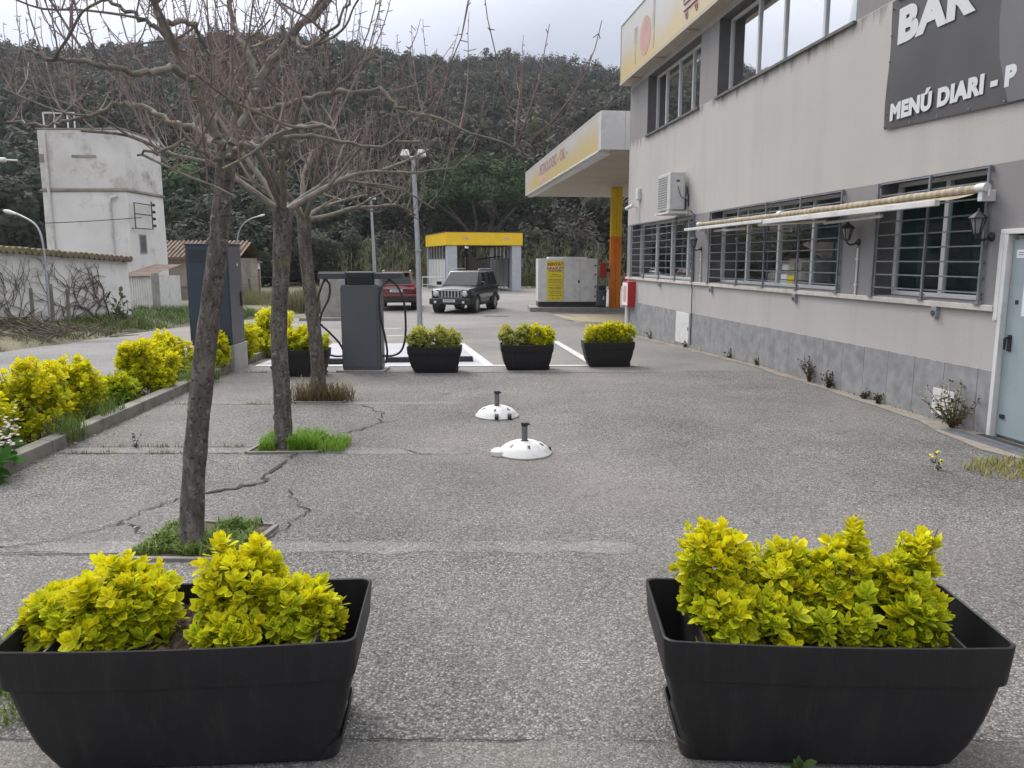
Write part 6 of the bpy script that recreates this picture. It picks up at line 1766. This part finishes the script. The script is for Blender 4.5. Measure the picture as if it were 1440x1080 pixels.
arm_lamp('curved street lamp between the blue cabinet and the second trunk', (-11.58, 33, -.4), [(-11.58, 33, -.4), (-11.5, 33, 1.4), (-11.43, 33, 2.4), (-11.25, 33, 3.05), (-10.88, 33, 3.40), (-10.4, 33, 3.56)], .035, .2)
t = thing('street_lamp', 'white tube lamp reaching in from the left edge in front of the hill', 'street lamp', (-17.6, 24, -.2))
b = MB(); b.tube([(0, 0, 0), (0, 0, 4.9)], .07, 8); b.build('pole', M['steel'], t); b = MB(); b.tube([(0, 0, 4.9), (2.55, 0, 4.90)], .065, 8); b.tube([(2.55, 0, 4.9), (2.9, 0, 4.88)], .025, 6); b.build('arm', M['white'], t)
b = MB()
for z, y in ((12.5, 78), (13.3, 78.4)):
    b.tube([(-60 + 130 * k / 40, y, z + 2.2 * (2 * k / 40 - 1) ** 2) for k in range(41)], .018, 4, cap=False)
tag(b.build('power_line', M['black']), 'two thin power lines crossing in front of the hillside', 'power line')
for nm, (x, y), r_, h_ in (('wire', (0, 0), 0, 0),):
    b = MB(); b.tube([(-22 + 8 * k / 12, 26 + .35 * k, 3.2 - .25 * math.sin(k / 12 * 3.14) + .012 * k) for k in range(13)], .018, 4); tag(b.build('overhead_wire', M['black']), 'overhead wire running to the white tower', 'wire')

# ------------------------------------------------------------------ plants behind the station
gb = random.Random(12)
t = thing('umbrella_pine', 'broad dark green umbrella pine behind the car wash', 'tree', (-3.2, 76, -.4))
g = np.random.default_rng(40); nc = 230
a = norm(g.normal(size=(nc, 3))); a[:, 2] = np.abs(a[:, 2]) * .9 - .28; c = a * np.array([6.9, 5.4, 5.0]) * (g.uniform(.45, 1, nc) ** .45)[:, None] + np.array([0, 0, 8.7])
per = 60; n = nc * per; cc = np.repeat(c, per, 0); off = norm(g.normal(size=(n, 3))) * (g.uniform(0, 1, n) ** .4)[:, None] * np.array([.85, .85, .62]); P = cc + off
nn = norm(off + np.array([0, 0, .5]) + .5 * g.normal(size=(n, 3))); tt = norm(np.cross(nn, g.normal(size=(n, 3)))); ss2 = np.cross(nn, tt); L = .17 * g.uniform(.6, 1.4, n)[:, None]
V = np.stack([P - tt * L, P + ss2 * L * .4, P + tt * L, P - ss2 * L * .4], 1).reshape(-1, 3)
up = np.clip(off[:, 2] / .72, -.2, 1)
C = np.array([.050, .082, .034])[None] * (np.repeat(g.uniform(.55, 1.5, nc), per) * g.uniform(.75, 1.25, n))[:, None]
np_mesh('crown', V, [np.arange(4 * n).reshape(-1, 4)], M['far_leaf'], np.repeat(C, 4, 0), parent=t)
b = MB(); b.tube([(-.8, 0, 0), (-.3, 0, 1.8), (.5, 0, 3.5), (1.2, 0, 5.2), (1.6, 0, 7.2)], [.34, .30, .27, .2, .1], 9)
for q in ([(.1, 0, 2.9), (-.8, 0, 4.6), (-2.2, 0, 6.4), (-3.2, .5, 7.6)], [(.9, 0, 4.4), (2.4, .2, 5.8), (3.6, .5, 7.2)], [(-.4, 0, 3.6), (-.2, .6, 5.6), (-.6, 1, 7.8)], [(-1.3, 0, 5.3), (-2.8, -.8, 6.6), (-4.2, -1, 7.6)], [(1.4, 0, 5.9), (.6, -1.2, 7.5)]): b.tube(q, [.19 - .04 * i for i in range(len(q))], 6)
b.build('trunk', M['far_trunk'], t, smooth=True)
bg_trees = [  # px centre, distance, radius, height, kind, label
    (600, 82, 5.2, 10.5, 'oak', 'dark round tree just left of the umbrella pine'), (545, 86, 5.4, 9.5, 'olive', 'grey-green tree behind the thin lamp post'), (500, 78, 4.6, 8.2, 'pine', 'dark tree behind the second trunk crown'),
    (455, 84, 5, 9.0, 'oak', 'dark tree left of the thin lamp post'), (405, 80, 4.6, 8.5, 'pine', 'dark tree directly behind the second bare trunk'), (350, 78, 4.6, 8.0, 'oak', 'dark tree above the blue cabinet'), (300, 82, 4.8, 9, 'pine', 'dark green tree right of the white tower'), (255, 86, 5, 11, 'green', 'greener tree touching the right side of the tower'),
    (55, 70, 5.2, 9.5, 'pine', 'dark tree left of the white tower'), (5, 66, 4.6, 8.2, 'oak', 'dark tree at the left edge above the tiled eave'), (110, 76, 4.5, 8, 'bare', 'leafless grey tree behind the tower'),
    (790, 84, 5.0, 8.5, 'bare', 'leafless grey bushy tree below the canopy edge'), (835, 76, 4.4, 7.0, 'bare', 'grey bare thicket left of the orange column'), (770, 70, 3.4, 5.0, 'olive', 'grey-green bush above the white cabinet'), (880, 80, 5, 9, 'oak', 'dark tree behind the orange column'),
    (735, 88, 4.6, 10, 'pine', 'dark tree right of the umbrella pine'), (820, 92, 5, 11, 'oak', 'dark tree high behind the grey thicket'), (715, 78, 3.6, 5.5, 'oak', 'dark bush under the right side of the umbrella pine'), (640, 80, 3.6, 5.0, 'oak', 'dark bush under the umbrella pine trunk'), (575, 74, 3.2, 5.2, 'bare', 'brownish bush left of the car wash'), (530, 72, 3, 4.4, 'olive', 'low olive bush beside the thin lamp post'), (470, 70, 3.2, 4.6, 'oak', 'dark bush behind the block wall'), (430, 72, 3, 4.4, 'pine', 'dark bush behind the third trunk'), (380, 68, 3.2, 4.8, 'oak', 'dark bush behind the reeds'), (340, 66, 3.2, 5, 'pine', 'dark bush behind the white hut'), (280, 64, 3.4, 5.4, 'oak', 'dark bush behind the clay-roofed outbuilding'), (690, 84, 4.2, 9.2, 'oak', 'dark tree behind the crown of the umbrella pine')]
for i, (px, Y, r_, h_, kind, lb) in enumerate(bg_trees):
    q = at(px, 400, Y); bare_ = kind == 'bare'
    far_tree('thicket_tree' if bare_ else 'dark_tree', lb, 'tree', q.x, Y, r_, h_, kind, z=-.45 if Y < 84 else None, nc=120 if not bare_ else 95, per=70 if not bare_ else 45, base=.08, leaf=.055 if not bare_ else .04, seed=i, group='trees at the foot of the hill', cl=.25)
def cane(lb, x, Y, r_, h_, n, seed, name='cane_clump', c0=(.14, .14, .065), c1=(.055, .075, .03), group='cane clumps behind the forecourt'):
    g = np.random.default_rng(seed); t = thing(name, lb, 'cane', (x, Y, -.42), 0, group)
    P = np.stack([g.uniform(-r_, r_, n), g.uniform(-1.2, 1.2, n), np.zeros(n)], 1); H = h_ * g.uniform(.3, 1.1, n); V, F, C = blades(P, H, .022, .16, np.array(c0), np.array(c1), g)
    m = n * 9; k = g.integers(0, n, m); fz = g.uniform(.25, 1, m); LP = P[k] + np.stack([0 * fz, 0 * fz, H[k] * fz], 1) + g.normal(size=(m, 3)) * np.array([.12, .12, .05]); V2, F2, C2 = blades(LP, g.uniform(.3, .7, m), .02, .9, np.array(c0), np.array(c1), g)
    o = len(V); np_mesh('canes', np.concatenate([V, V2]), F + [f + o for f in F2], M['grass'], np.concatenate([C, C2]), parent=t)
for i, (px, Y, r_, h_, lb) in enumerate(((545, 62, 1.8, 3.9, 'pale cane clump left of the far lamp post'), (580, 64, 1.7, 4.2, 'pale cane clump beside the car wash'), (505, 60, 1.6, 3.2, 'low cane clump above the block wall'), (660, 67, 2.0, 3.6, 'cane clump seen through the car wash'), (700, 67, 1.6, 3.4, 'cane clump behind the right side of the car wash'), (745, 62, 1.4, 3.3, 'cane clump right of the car wash'), (775, 63, 1.6, 3.4, 'cane clump behind the white cabinet'), (815, 62, 1.7, 3.2, 'cane clump over the right end of the white cabinet'), (850, 60, 1.4, 3.0, 'cane clump behind the litter bin'), (615, 66, 1.5, 3.4, 'cane clump behind the left side of the car wash'))):
    q = at(px, 400, Y); cane(lb, q.x, Y, r_, h_, 60, 300 + i)
p = scat(9000, -12.6, -7.4, 32.5, 37.5); p = p[(p[:, 0] > -12.2 + (p[:, 1] - 32) * -.2)]; p[:, 2] = -.42
grass('reed_grass', 'tall dry green-brown reeds between the hut and the block wall', 'reeds', p, gg.uniform(.35, 1.25, len(p)) * (.85 + .35 * np.sin(p[:, 0] * 2.3) * np.sin(p[:, 0] * .9 + 1)), .016, .35, (.13, .135, .06), (.20, .18, .09))
p = scat(5000, -14, 14, 66.5, 69); p[:, 2] = -.42; grass('far_scrub', 'low scrub along the back edge of the forecourt', 'scrub', p, gg.uniform(.3, 1.1, len(p)), .03, .5, (.10, .10, .05), (.06, .075, .03))
print('faces', sum(len(o.data.polygons) for o in sc.objects if o.type == 'MESH'), 'objects', len(sc.objects))
